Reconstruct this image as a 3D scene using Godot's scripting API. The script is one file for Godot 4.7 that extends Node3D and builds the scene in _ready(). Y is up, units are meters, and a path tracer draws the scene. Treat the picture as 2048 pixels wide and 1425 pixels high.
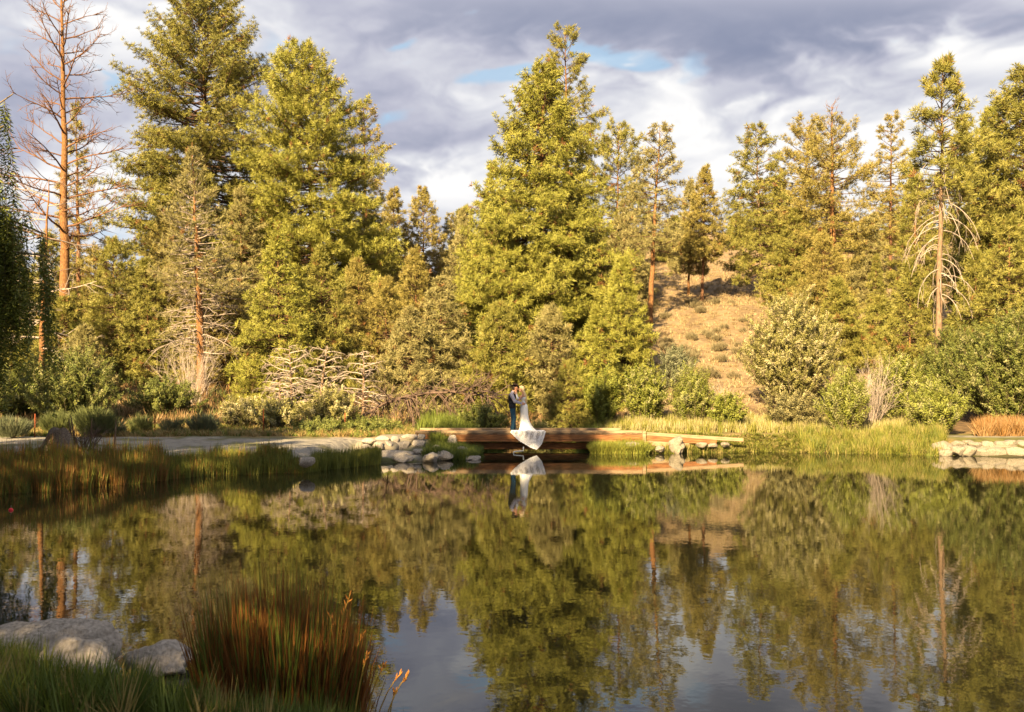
extends Node3D
# A pond in front of a pine wood, a low timber footbridge with a couple on it.
# Camera at the origin of x and z, looking along -z; water level is y = 0.

const F := 1991.0            # focal length in photograph pixels (2048 wide)
const CAM_H := 2.8
const PITCH := 0.02134
var cam_basis := Basis(Vector3.RIGHT, PITCH)
var M := {}                  # materials
var S := {}                  # shared meshes
var names := {}
var shore: PackedVector2Array
var hill_noise := FastNoiseLite.new()
var fine_noise := FastNoiseLite.new()

func _ready():
	# --- camera
	var cam := Camera3D.new()
	cam.name = "camera"
	add_child(cam)
	cam.position = Vector3(0, CAM_H, 0)
	cam.basis = cam_basis
	cam.fov = rad_to_deg(2.0 * atan(712.5 / F))
	cam.near = 0.1
	cam.far = 2000.0
	var lens := CameraAttributesPhysical.new()
	lens.frustum_focal_length = 12.0 * F / 712.5
	lens.frustum_focus_distance = 40.0
	lens.exposure_aperture = 4.0
	cam.attributes = lens
	cam.current = true
	# --- sky and exposure
	var env := Environment.new()
	env.background_mode = Environment.BG_SKY
	env.tonemap_mode = Environment.TONE_MAPPER_LINEAR
	env.tonemap_exposure = 4.8
	env.background_energy_multiplier = 1.0
	env.sdfgi_enabled = true
	env.ssao_enabled = true
	env.ssil_enabled = true
	var sky := Sky.new()
	var pan := PanoramaSkyMaterial.new()
	pan.panorama = sky_picture()
	pan.energy_multiplier = 1.0 / 4.8
	sky.sky_material = pan
	env.sky = sky
	var we := WorldEnvironment.new()
	we.name = "environment"
	we.environment = env
	add_child(we)
	# --- low warm sun, behind the camera and to its left
	var sun := DirectionalLight3D.new()
	sun.name = "sun"
	add_child(sun)
	var el := deg_to_rad(28.0)
	var az := deg_to_rad(22.0)
	var to_sun := Vector3(-sin(az) * cos(el), sin(el), cos(az) * cos(el))
	sun.look_at_from_position(to_sun * 50.0, Vector3.ZERO, Vector3.UP)
	sun.light_energy = 1.6
	sun.light_color = Color(1.0, 0.88, 0.66)
	sun.light_angular_distance = 0.5
	sun.shadow_enabled = true
	# --- everything else
	make_materials()
	make_shared()
	build_setting()
	build_forest()
	build_bushes()
	build_banks()
	build_bridge()
	build_people()
	build_foreground()

# ---------------------------------------------------------------- small tools
func at(px: float, py: float, d: float) -> Vector3:
	var v := cam_basis * Vector3((px - 1024.0) / F, (712.5 - py) / F, -1.0)
	return Vector3(0, CAM_H, 0) + v * (d / -v.z)

func gx(px: float, d: float) -> float:
	return at(px, 755.0, d).x

func on_ground(px: float, d: float, sink := 0.0) -> Vector3:
	var x := gx(px, d)
	return Vector3(x, ground(x, -d) - sink, -d)

func lin(r: float, g: float, b: float, a := 1.0) -> Color:
	var c := Color(r, g, b).linear_to_srgb()
	c.a = a
	return c

func numbered(called: String) -> String:
	if not names.has(called):
		names[called] = 0
		return called
	names[called] += 1
	return "%s_%03d" % [called, names[called]]

func tag(o: Node, label := "", category := "", group := "", kind := "") -> Node:
	if label: o.set_meta("label", label)
	if category: o.set_meta("category", category)
	if group: o.set_meta("group", group)
	if kind: o.set_meta("kind", kind)
	return o

func thing(called: String, label: String, category: String, pos := Vector3.ZERO, group := "") -> Node3D:
	var o := Node3D.new()
	o.name = numbered(called)
	add_child(o)
	o.position = pos
	tag(o, label, category, group)
	return o

func part(called: String, mesh: Mesh, mat: Material, parent: Node, pos := Vector3.ZERO, basis := Basis()) -> MeshInstance3D:
	var o := MeshInstance3D.new()
	o.name = called if parent != self else numbered(called)
	o.mesh = mesh
	o.material_override = mat
	parent.add_child(o, true)
	o.transform = Transform3D(basis, pos)
	return o

func copies(called: String, mesh: Mesh, mat: Material, parent: Node, where: Array[Transform3D], tint: PackedColorArray) -> MultiMeshInstance3D:
	var mm := MultiMesh.new()
	mm.transform_format = MultiMesh.TRANSFORM_3D
	mm.use_colors = true
	mm.mesh = mesh
	mm.instance_count = where.size()
	for i in where.size():
		mm.set_instance_transform(i, where[i])
		mm.set_instance_color(i, tint[i])
	var o := MultiMeshInstance3D.new()
	o.name = called if parent != self else numbered(called)
	o.multimesh = mm
	o.material_override = mat
	parent.add_child(o, true)
	if parent != self:
		o.set_meta("kind", "stuff")
	return o

class MB:
	var v := PackedVector3Array()
	var n := PackedVector3Array()
	var c := PackedColorArray()
	var i := PackedInt32Array()
	func add(p: Vector3, nn: Vector3, col := Color.WHITE) -> int:
		v.append(p); n.append(nn); c.append(col)
		return v.size() - 1
	func tri(a: int, b: int, d: int) -> void:
		i.append(a); i.append(b); i.append(d)
	# flat triangle; the face looks along the clockwise side
	func face(a: Vector3, b: Vector3, d: Vector3, col := Color.WHITE) -> void:
		var nn := (d - a).cross(b - a).normalized()
		tri(add(a, nn, col), add(b, nn, col), add(d, nn, col))
	func quad(a: Vector3, b: Vector3, d: Vector3, e: Vector3, col := Color.WHITE) -> void:
		var nn := (d - a).cross(b - a).normalized()
		var k := add(a, nn, col)
		add(b, nn, col); add(d, nn, col); add(e, nn, col)
		tri(k, k + 1, k + 2); tri(k, k + 2, k + 3)
	func tube(pts: PackedVector3Array, rad: PackedFloat32Array, sides: int, col := Color.WHITE, cap := false) -> void:
		var m := pts.size()
		var start := v.size()
		var u := Vector3.ZERO
		for k in m:
			var t := (pts[mini(k + 1, m - 1)] - pts[maxi(k - 1, 0)]).normalized()
			if k == 0:
				u = t.cross(Vector3.UP if absf(t.y) < 0.9 else Vector3.RIGHT).normalized()
			else:
				u = (u - t * u.dot(t)).normalized()
			var w := t.cross(u)
			for s in sides:
				var a := TAU * s / sides
				var nn := u * cos(a) + w * sin(a)
				add(pts[k] + nn * rad[k], nn, col)
		for k in m - 1:
			for s in sides:
				var a := start + k * sides + s
				var b := start + k * sides + (s + 1) % sides
				tri(a, a + sides, b); tri(b, a + sides, b + sides)
		if cap:
			for e in [0, m - 1]:
				var t2: Vector3 = (pts[0] - pts[1]).normalized() if e == 0 else (pts[m - 1] - pts[m - 2]).normalized()
				var ctr := add(pts[e], t2, col)
				for s in sides:
					var p := add(v[start + e * sides + s], t2, col)
					var q := add(v[start + e * sides + (s + 1) % sides], t2, col)
					if e == 0: tri(ctr, p, q)
					else: tri(ctr, q, p)
	func box(lo: Vector3, hi: Vector3, bev := 0.0, col := Color.WHITE) -> void:
		# box with chamfered long edges along its x axis
		var b := bev
		var prof := [Vector2(lo.y + b, lo.z), Vector2(hi.y - b, lo.z), Vector2(hi.y, lo.z + b), Vector2(hi.y, hi.z - b), Vector2(hi.y - b, hi.z), Vector2(lo.y + b, hi.z), Vector2(lo.y, hi.z - b), Vector2(lo.y, lo.z + b)]
		for k in 8:
			var p: Vector2 = prof[k]
			var q: Vector2 = prof[(k + 1) % 8]
			if p.distance_to(q) < 1e-5: continue
			quad(Vector3(lo.x, p.x, p.y), Vector3(hi.x, p.x, p.y), Vector3(hi.x, q.x, q.y), Vector3(lo.x, q.x, q.y), col)
		for k in range(1, 7):
			var p0: Vector2 = prof[0]; var p1: Vector2 = prof[k]; var p2: Vector2 = prof[k + 1]
			face(Vector3(lo.x, p0.x, p0.y), Vector3(lo.x, p1.x, p1.y), Vector3(lo.x, p2.x, p2.y), col)
			face(Vector3(hi.x, p0.x, p0.y), Vector3(hi.x, p2.x, p2.y), Vector3(hi.x, p1.x, p1.y), col)
	func mesh() -> ArrayMesh:
		var arr := []
		arr.resize(Mesh.ARRAY_MAX)
		arr[Mesh.ARRAY_VERTEX] = v
		arr[Mesh.ARRAY_NORMAL] = n
		arr[Mesh.ARRAY_COLOR] = c
		arr[Mesh.ARRAY_INDEX] = i
		var am := ArrayMesh.new()
		am.add_surface_from_arrays(Mesh.PRIMITIVE_TRIANGLES, arr)
		return am

func rng(s: int) -> RandomNumberGenerator:
	var r := RandomNumberGenerator.new()
	r.seed = s * 7919 + 17
	return r

func frame(dir: Vector3, spin: float, sc: Vector3) -> Basis:
	var y := dir.normalized()
	var x := y.cross(Vector3.FORWARD if absf(y.z) < 0.9 else Vector3.RIGHT).normalized()
	x = x.rotated(y, spin)
	return Basis(x * sc.x, y * sc.y, x.cross(y) * sc.z)

# ---------------------------------------------------------------- sky
func blob(px: float, py: float, cx: float, cy: float, sx: float, sy: float) -> float:
	var a := (px - cx) / sx
	var b := (py - cy) / sy
	return exp(-(a * a + b * b))

func sky_picture() -> ImageTexture:
	var w := 4096
	var h := 2048
	var img := Image.create(w, h, false, Image.FORMAT_RGBF)
	img.fill(Color(0.16, 0.13, 0.09))
	var n1 := FastNoiseLite.new()
	n1.seed = 11; n1.frequency = 1.0; n1.fractal_octaves = 6; n1.fractal_gain = 0.55
	var n2 := FastNoiseLite.new()
	n2.seed = 5; n2.frequency = 2.2; n2.fractal_octaves = 6; n2.fractal_gain = 0.58
	var n3 := FastNoiseLite.new()
	n3.seed = 23; n3.frequency = 1.6; n3.fractal_octaves = 4
	var slate := Color(0.22, 0.26, 0.39)
	var lav := Color(0.52, 0.53, 0.64)
	var grey := Color(0.74, 0.75, 0.81)
	var white := Color(1.02, 1.01, 1.0)
	var blue := Color(0.42, 0.64, 0.86)
	for j in h / 2 + 2:
		var elv := (0.5 - (j + 0.5) / h) * PI
		var ce := cos(elv)
		var se := sin(elv)
		for i in w:
			var a := (i + 0.5) / w * TAU
			var dx := ce * sin(a)
			var dz := ce * cos(a)
			var q := Vector3(dx, se * 2.4, dz) * 1.7
			var wx := n3.get_noise_3dv(q * 1.3)
			q += Vector3(wx, wx * 0.6, -wx) * 0.18
			var base := n1.get_noise_3dv(q)
			var det := n2.get_noise_3dv(q * 2.6)
			var t := 0.62 + base * 0.62 + det * 0.38
			var open := n3.get_noise_3dv(q * 1.7 + Vector3(9, 3, 1)) - 0.42
			if dz > 0.6 and absf(dx) < 0.7 * dz and se < 0.48 * dz:
				# the cloud banks as they lie in this part of the sky
				var px := 1024.0 + F * dx / dz + wx * 180.0 + det * 60.0
				var py := 755.0 - F * se / dz + base * 80.0 + det * 40.0
				t = lerpf(0.60, t, 0.80)
				t += -0.60 * blob(px, py, 1530, 70, 300, 85) - 0.50 * blob(px, py, 1000, 25, 380, 75) - 0.42 * blob(px, py, 1900, 20, 260, 55)
				t += -0.34 * blob(px, py, 860, 275, 200, 60) - 0.3 * blob(px, py, 40, 200, 150, 110) - 0.22 * blob(px, py, 760, 170, 260, 60) - 0.2 * blob(px, py, 1500, 178, 150, 18)
				t += 0.42 * blob(px, py, 1660, 300, 420, 110) + 0.38 * blob(px, py, 1270, 150, 130, 50) + 0.34 * blob(px, py, 240, 60, 130, 90)
				t += 0.25 * blob(px, py, 230, 350, 200, 80) + 0.35 * blob(px, py, 900, 365, 170, 45) + 0.35 * blob(px, py, 1950, 100, 150, 40)
				open = maxf(open, 0.8 * (blob(px, py, 1015, 150, 60, 22) + blob(px, py, 1205, 105, 55, 22) + 0.6 * blob(px, py, 830, 92, 45, 14) + 0.7 * blob(px, py, 265, 140, 70, 35) + 0.6 * blob(px, py, 800, 232, 60, 20)) - 0.25 + det * 0.5)
			var c: Color
			if t < 0.34: t = 0.34 * exp((t - 0.34) / 0.34)
			t = clampf(t, 0.0, 1.0)
			if t < 0.35: c = slate.lerp(lav, t / 0.35)
			elif t < 0.62: c = lav.lerp(grey, (t - 0.35) / 0.27)
			else: c = grey.lerp(white, minf(1.0, (t - 0.62) / 0.25))
			var o := clampf(open * 3.0, 0.0, 0.75)
			img.set_pixel(i, j, c.lerp(blue, o))
	return ImageTexture.create_from_image(img)

# ---------------------------------------------------------------- materials
func noise_tex(freq: float, cols: Array, seed_: int, size := 512, octaves := 5, kind := FastNoiseLite.TYPE_SIMPLEX_SMOOTH) -> NoiseTexture2D:
	var n := FastNoiseLite.new()
	n.seed = seed_
	n.noise_type = kind
	n.frequency = freq
	n.fractal_octaves = octaves
	var t := NoiseTexture2D.new()
	t.width = size
	t.height = size
	t.seamless = true
	t.noise = n
	if cols.size():
		var g := Gradient.new()
		var off := PackedFloat32Array()
		var cc := PackedColorArray()
		for k in cols.size():
			off.append(float(k) / (cols.size() - 1))
			cc.append(cols[k])
		g.offsets = off
		g.colors = cc
		t.color_ramp = g
	return t

func normal_tex(freq: float, strength: float, seed_: int, size := 512, octaves := 5) -> NoiseTexture2D:
	var t := noise_tex(freq, [], seed_, size, octaves)
	t.as_normal_map = true
	t.bump_strength = strength
	return t

func std(called: String, col: Color, rough := 0.9) -> StandardMaterial3D:
	var m := StandardMaterial3D.new()
	m.resource_name = called
	m.albedo_color = col
	m.roughness = rough
	m.metallic_specular = 0.35
	M[called] = m
	return m

func grained(called: String, cols: Array, freq: float, scale: Vector3, rough := 0.9, bump := 0.0, seed_ := 1) -> StandardMaterial3D:
	var m := std(called, Color.WHITE, rough)
	m.albedo_texture = noise_tex(freq, cols, seed_)
	m.uv1_triplanar = true
	m.uv1_world_triplanar = true
	m.uv1_scale = scale
	if bump > 0.0:
		m.normal_enabled = true
		m.normal_texture = normal_tex(freq * 1.5, 8.0, seed_ + 3)
		m.normal_scale = bump
	return m

func leafy(called: String, through: float, rough := 0.55) -> StandardMaterial3D:
	var m := std(called, Color.WHITE, rough)
	m.vertex_color_use_as_albedo = true
	m.backlight_enabled = true
	m.backlight = Color(through, through, through)
	m.cull_mode = BaseMaterial3D.CULL_DISABLED
	return m

func make_materials() -> void:
	leafy("needles", 0.3)
	leafy("leaves", 0.42)
	leafy("blades", 0.5)
	grained("bark_orange", [lin(.05, .025, .012), lin(.185, .090, .036), lin(.29, .16, .072)], 0.02, Vector3(1.6, 0.35, 1.6), 0.95, 0.8, 2)
	grained("bark_brown", [lin(.05, .028, .018), lin(.15, .075, .04), lin(.24, .13, .075)], 0.02, Vector3(1.6, 0.35, 1.6), 0.95, 0.8, 3)
	grained("bark_pale", [lin(.07, .045, .03), lin(.17, .11, .07), lin(.28, .20, .135)], 0.02, Vector3(1.6, 0.3, 1.6), 0.95, 0.6, 4)
	grained("dead_grey", [lin(.16, .12, .10), lin(.33, .27, .23), lin(.45, .38, .33)], 0.03, Vector3(1.2, 1.2, 1.2), 0.95, 0.0, 5)
	grained("dead_brown", [lin(.05, .032, .025), lin(.12, .08, .06), lin(.2, .14, .11)], 0.03, Vector3(1.2, 1.2, 1.2), 0.95, 0.0, 6)
	grained("twig", [lin(.06, .035, .022), lin(.14, .08, .05)], 0.03, Vector3(1, 1, 1), 0.95, 0.0, 7)
	grained("stem", [lin(.10, .075, .045), lin(.2, .15, .09)], 0.03, Vector3(1, 1, 1), 0.95, 0.0, 8)
	grained("stone", [lin(.07, .055, .042), lin(.22, .19, .16), lin(.32, .28, .24), lin(.44, .39, .34)], 0.016, Vector3(2.2, 2.2, 2.2), 0.9, 1.6, 9)
	grained("stone_pale", [lin(.06, .048, .033), lin(.16, .137, .105), lin(.23, .20, .16), lin(.31, .275, .225)], 0.016, Vector3(2.0, 2.0, 2.0), 0.9, 1.6, 10)
	grained("stone_dark", [lin(.035, .025, .02), lin(.09, .07, .055), lin(.17, .13, .10), lin(.26, .22, .17)], 0.03, Vector3(1.2, 1.2, 1.2), 0.95, 0.8, 12)
	grained("mortar", [lin(.12, .105, .08), lin(.22, .195, .155)], 0.05, Vector3(1, 1, 1), 0.95, 0.3, 13)
	grained("timber", [lin(.07, .028, .012), lin(.20, .085, .032), lin(.30, .14, .06)], 0.014, Vector3(0.25, 3.0, 3.0), 0.8, 0.3, 14)
	grained("timber_pale", [lin(.14, .09, .05), lin(.26, .18, .11), lin(.34, .25, .16)], 0.014, Vector3(0.25, 3.0, 3.0), 0.85, 0.3, 15)
	grained("rust", [lin(.10, .025, .01), lin(.22, .06, .022)], 0.05, Vector3(3, 3, 3), 0.9, 0.0, 16)
	# ground: vertex colours say which soil, the texture gives its grain
	var g := std("soil", Color.WHITE, 1.0)
	g.vertex_color_use_as_albedo = true
	g.albedo_texture = noise_tex(0.012, [lin(.45, .45, .45), lin(.85, .85, .85), lin(1, 1, 1)], 21, 1024, 7)
	g.uv1_triplanar = true
	g.uv1_world_triplanar = true
	g.uv1_scale = Vector3(0.13, 0.13, 0.13)
	g.normal_enabled = true
	g.normal_texture = normal_tex(0.03, 10.0, 22, 512, 5)
	g.normal_scale = 0.6
	# pond water: dark, murky, with fine ripples
	var wm := std("pond_water", lin(.010, .010, .005), 0.015)
	wm.metallic_specular = 0.5
	wm.uv1_triplanar = true
	wm.uv1_world_triplanar = true
	wm.uv1_scale = Vector3(0.22, 0.22, 0.22)
	wm.normal_enabled = true
	wm.normal_texture = normal_tex(0.018, 9.0, 31, 1024, 3)
	wm.normal_scale = 0.009

# ---------------------------------------------------------------- shared meshes
func make_shared() -> void:
	var r := rng(1)
	# a tuft of pine needles round the end of a twig that points along +y, about one unit across its radius
	for k in 3:
		var b := MB.new()
		for q in 22:
			var th := acos(1.0 - r.randf() * 1.25)
			var ph := r.randf() * TAU
			var d := Vector3(sin(th) * cos(ph), cos(th), sin(th) * sin(ph))
			var o := Vector3(0, -r.randf() * 0.55, 0)
			var side := d.cross(Vector3(r.randf() - .5, r.randf() - .5, r.randf() - .5)).normalized() * 0.055
			var l := r.randf_range(0.75, 1.1)
			var mid := o + d * l * 0.5
			var tip := o + d * l + Vector3(0, 0.1, 0)
			b.face(o, mid - side, mid + side)
			b.face(mid - side, tip, mid + side)
		S["tuft%d" % k] = b.mesh()
	# a leafy twig: leaves alternate along +y
	for kind in 2:
		for k in 2:
			var b := MB.new()
			var n := 16
			for q in n:
				var y := float(q) / n
				var ph := q * 2.4 + r.randf()
				var out := Vector3(cos(ph), 0.0, sin(ph))
				var d := (out + Vector3(0, r.randf_range(0.3, 1.0), 0)).normalized()
				var ln := r.randf_range(0.24, 0.36) * (1.0 if kind == 0 else 1.25)
				var wd := ln * (0.24 if kind == 0 else 0.12)
				var side := d.cross(Vector3.UP).normalized().rotated(d, r.randf_range(-0.9, 0.9)) * wd
				var o := Vector3(0, y, 0) + out * 0.02
				var mid := o + d * ln * 0.5
				var tip := o + d * ln - Vector3(0, 0.02, 0)
				b.face(o, mid - side, mid + side)
				b.face(mid - side, tip, mid + side)
			S["spray%d%d" % [kind, k]] = b.mesh()
	# a clump of grass blades, one unit tall
	for k in 3:
		var b := MB.new()
		for q in 14:
			var ph := r.randf() * TAU
			var out := Vector3(cos(ph), 0, sin(ph))
			var o := out * r.randf() * 0.16
			var hgt := r.randf_range(0.55, 1.05)
			var bend := r.randf_range(0.02, 0.34)
			var side := Vector3(-out.z, 0, out.x).rotated(Vector3.UP, r.randf_range(-1, 1)) * 0.016
			var p1 := o + Vector3(0, hgt * 0.5, 0) + out * bend * 0.3
			var p2 := o + Vector3(0, hgt, 0) + out * bend
			b.quad(o - side, p1 - side * 0.8, p1 + side * 0.8, o + side)
			b.face(p1 - side * 0.8, p2, p1 + side * 0.8)
		S["grass%d" % k] = b.mesh()
	# a clump of stiff upright rushes, one unit tall
	for k in 3:
		var b := MB.new()
		for q in 9:
			var ph := r.randf() * TAU
			var out := Vector3(cos(ph), 0, sin(ph))
			var o := out * r.randf() * 0.12
			var hgt := r.randf_range(0.6, 1.02)
			var bend := r.randf_range(0.0, 0.13)
			var side := Vector3(-out.z, 0, out.x).rotated(Vector3.UP, r.randf_range(-1.5, 1.5)) * 0.0058
			var p1 := o + Vector3(0, hgt * 0.6, 0) + out * bend * 0.4
			var p2 := o + Vector3(0, hgt, 0) + out * bend
			b.quad(o - side, p1 - side, p1 + side, o + side)
			b.face(p1 - side, p2, p1 + side)
		S["rush%d" % k] = b.mesh()

# ---------------------------------------------------------------- the lie of the land
func shore_distance(x: float, z: float) -> float:
	var p := Vector2(x, z)
	var best := 1e9
	var inside := false
	var n := shore.size()
	var a := shore[n - 1]
	for k in n:
		var b := shore[k]
		var ab := b - a
		var t := clampf((p - a).dot(ab) / ab.length_squared(), 0.0, 1.0)
		best = minf(best, (p - a - ab * t).length_squared())
		if (a.y > z) != (b.y > z) and x < ab.x * (z - a.y) / ab.y + a.x:
			inside = not inside
		a = b
	return -sqrt(best) if inside else sqrt(best)

func land(x: float, z: float, s: float) -> float:
	if s <= 0.0:
		return maxf(-1.4, s * 0.5) - 0.02
	var d := -z
	var h := 0.58 * smoothstep(0.0, 1.8, s) - 0.02
	h += 0.68 * smoothstep(0.8, 6.0, s) * smoothstep(-14.0, -6.0, z)
	var k := lerpf(0.13, 0.225, smoothstep(-0.12, 0.14, x / maxf(d, 1.0)))
	if d > 42.0:
		var run := d - 45.0
		var soft := run if run > 6.0 else 0.0416 * (run + 6.0) * (run + 6.0) if run > -6.0 else 0.0
		soft = minf(soft, 118.0 - 12.0 * exp(-maxf(0.0, run - 90.0) / 20.0))
		h += soft * k * smoothstep(0.0, 4.0, s)
		h += (hill_noise.get_noise_2d(x, z) * 0.9) * smoothstep(46.0, 70.0, d)
	# the ground drops away in front of the stone abutment
	var drop := smoothstep(-6.4, -5.4, x) * (1.0 - smoothstep(-1.2, -0.2, x)) * smoothstep(-37.0, -36.3, z) * smoothstep(-29.0, -31.0, z)
	h = lerpf(h, minf(h, 0.13), drop)
	h += fine_noise.get_noise_2d(x, z) * 0.05 * smoothstep(0.3, 1.5, s)
	return h

func ground(x: float, z: float) -> float:
	return land(x, z, shore_distance(x, z))

func build_setting() -> void:
	hill_noise.seed = 3; hill_noise.frequency = 0.05; hill_noise.fractal_octaves = 3
	fine_noise.seed = 4; fine_noise.frequency = 0.6; fine_noise.fractal_octaves = 3
	# shoreline, walked round the pond (x, z)
	var walk := {
		"far bank with the rushes": [[-11.6, -17.5], [-12.9, -20.5], [-13.1, -23.0], [-12.4, -24.2], [-11.1, -25.3], [-9.8, -26.9], [-8.6, -28.9], [-6.2, -29.3], [-4.4, -31.9]],
		"stones at the bridge": [[-3.8, -32.4], [-2.7, -32.8], [-1.4, -34.2], [-1.5, -35.6], [-1.2, -37.5]],
		"the brook under the bridge": [[-0.9, -40], [0.2, -46], [2.0, -46], [2.8, -40], [3.1, -37.2]],
		"the grassy bank": [[4.2, -36.6], [6, -36.8], [9, -37.2], [14, -36.5], [15.2, -35.5], [20, -34], [28, -32]],
		"round behind the camera": [[32, -20], [24, -12], [14, -7.6], [8, -6.4], [3, -6.1], [0, -6.9], [-1.0, -7.7], [-2.2, -8.3], [-3.1, -8.7], [-3.7, -9.4], [-5, -9.9], [-6.6, -11.2], [-8.8, -13.8]],
	}
	for leg in walk:
		for p in walk[leg]:
			shore.append(Vector2(p[0], p[1]))
	var b := MB.new()
	var nx := 230
	var nz := 280
	var hs := PackedFloat32Array()
	var grass := lin(.075, .08, .018)
	for j in nz + 1:
		var tz := float(j) / nz
		var z := 45.0 - 100.0 * tz - 250.0 * pow(tz, 4.0)
		for i in nx + 1:
			var tx := float(i) / nx * 2.0 - 1.0
			var x := 34.0 * tx + 180.0 * tx * tx * tx * tx * tx
			var s := shore_distance(x, z)
			var y := land(x, z, s)
			hs.append(y)
			var d := -z
			var nz1 := hill_noise.get_noise_2d(x * 3.0, z * 3.0)
			var nz2 := fine_noise.get_noise_2d(x * 0.7, z * 0.7)
			var col := Color(.085, .085, .025)
			if s < 0.25:
				col = Color(.035, .028, .016)
			elif d > 25.0 and d < 60.0 and s > 0.9 + nz2 * 0.4:
				# gravel path on the near side of the wood, dry grass behind it
				var far_edge := 37.4 + nz2 * 1.1 + (0.8 if x > 4.0 else 0.0)
				if d < far_edge and (x < -3.2 or (x > 4.5 and d > 37.3)) and d > 28.0:
					col = Color(.25, .225, .195)
					if nz2 > 0.22: col = Color(.13, .125, .06)
				elif d < 41.0:
					col = Color(.22, .15, .065) if nz1 > -0.1 else Color(.12, .11, .035)
				else:
					col = Color(.13, .085, .045)
			# beyond the verge: bare tan earth on the open slope, needle litter where the pines stand
			if d > 47.0 + nz2 * 2.0:
				if x / d + nz1 * 0.05 > 0.09:
					col = Color(.25, .175, .10) if nz2 > -0.12 else Color(.18, .125, .07)
				else:
					col = Color(.17, .11, .055)
			b.add(Vector3(x, y, z), Vector3.UP, col)
	var row := nx + 1
	for j in nz + 1:
		for i in row:
			var k := j * row + i
			var l := k - 1 if i > 0 else k
			var r := k + 1 if i < nx else k
			var u := k - row if j > 0 else k
			var dn := k + row if j < nz else k
			var ex := b.v[r] - b.v[l]
			var ez := b.v[dn] - b.v[u]
			b.n[k] = ex.cross(ez).normalized() * (-1.0 if ex.cross(ez).y < 0.0 else 1.0)
	for j in nz:
		for i in nx:
			var k := j * row + i
			b.tri(k, k + row, k + 1)
			b.tri(k + 1, k + row, k + row + 1)
	tag(part("ground", b.mesh(), M.soil, self), "", "", "", "structure")
	var w := MB.new()
	w.quad(Vector3(-45, 0, -4), Vector3(-45, 0, -50), Vector3(40, 0, -50), Vector3(40, 0, -4))
	tag(part("water", w.mesh(), M.pond_water, self), "", "", "", "structure")

# ---------------------------------------------------------------- pines
func width_at(prof: Array, t: float) -> float:
	for k in prof.size() - 1:
		if t <= prof[k + 1][0]:
			return lerpf(prof[k][1], prof[k + 1][1], (t - prof[k][0]) / (prof[k + 1][0] - prof[k][0]))
	return prof[-1][1]

const PINE_TINTS := {
	"green": [Color(.140, .140, .028), Color(.230, .205, .048)],
	"bright": [Color(.160, .165, .026), Color(.250, .235, .046)],
	"dull": [Color(.165, .150, .055), Color(.245, .210, .085)],
	"ochre": [Color(.175, .150, .038), Color(.260, .210, .060)],
}

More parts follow.
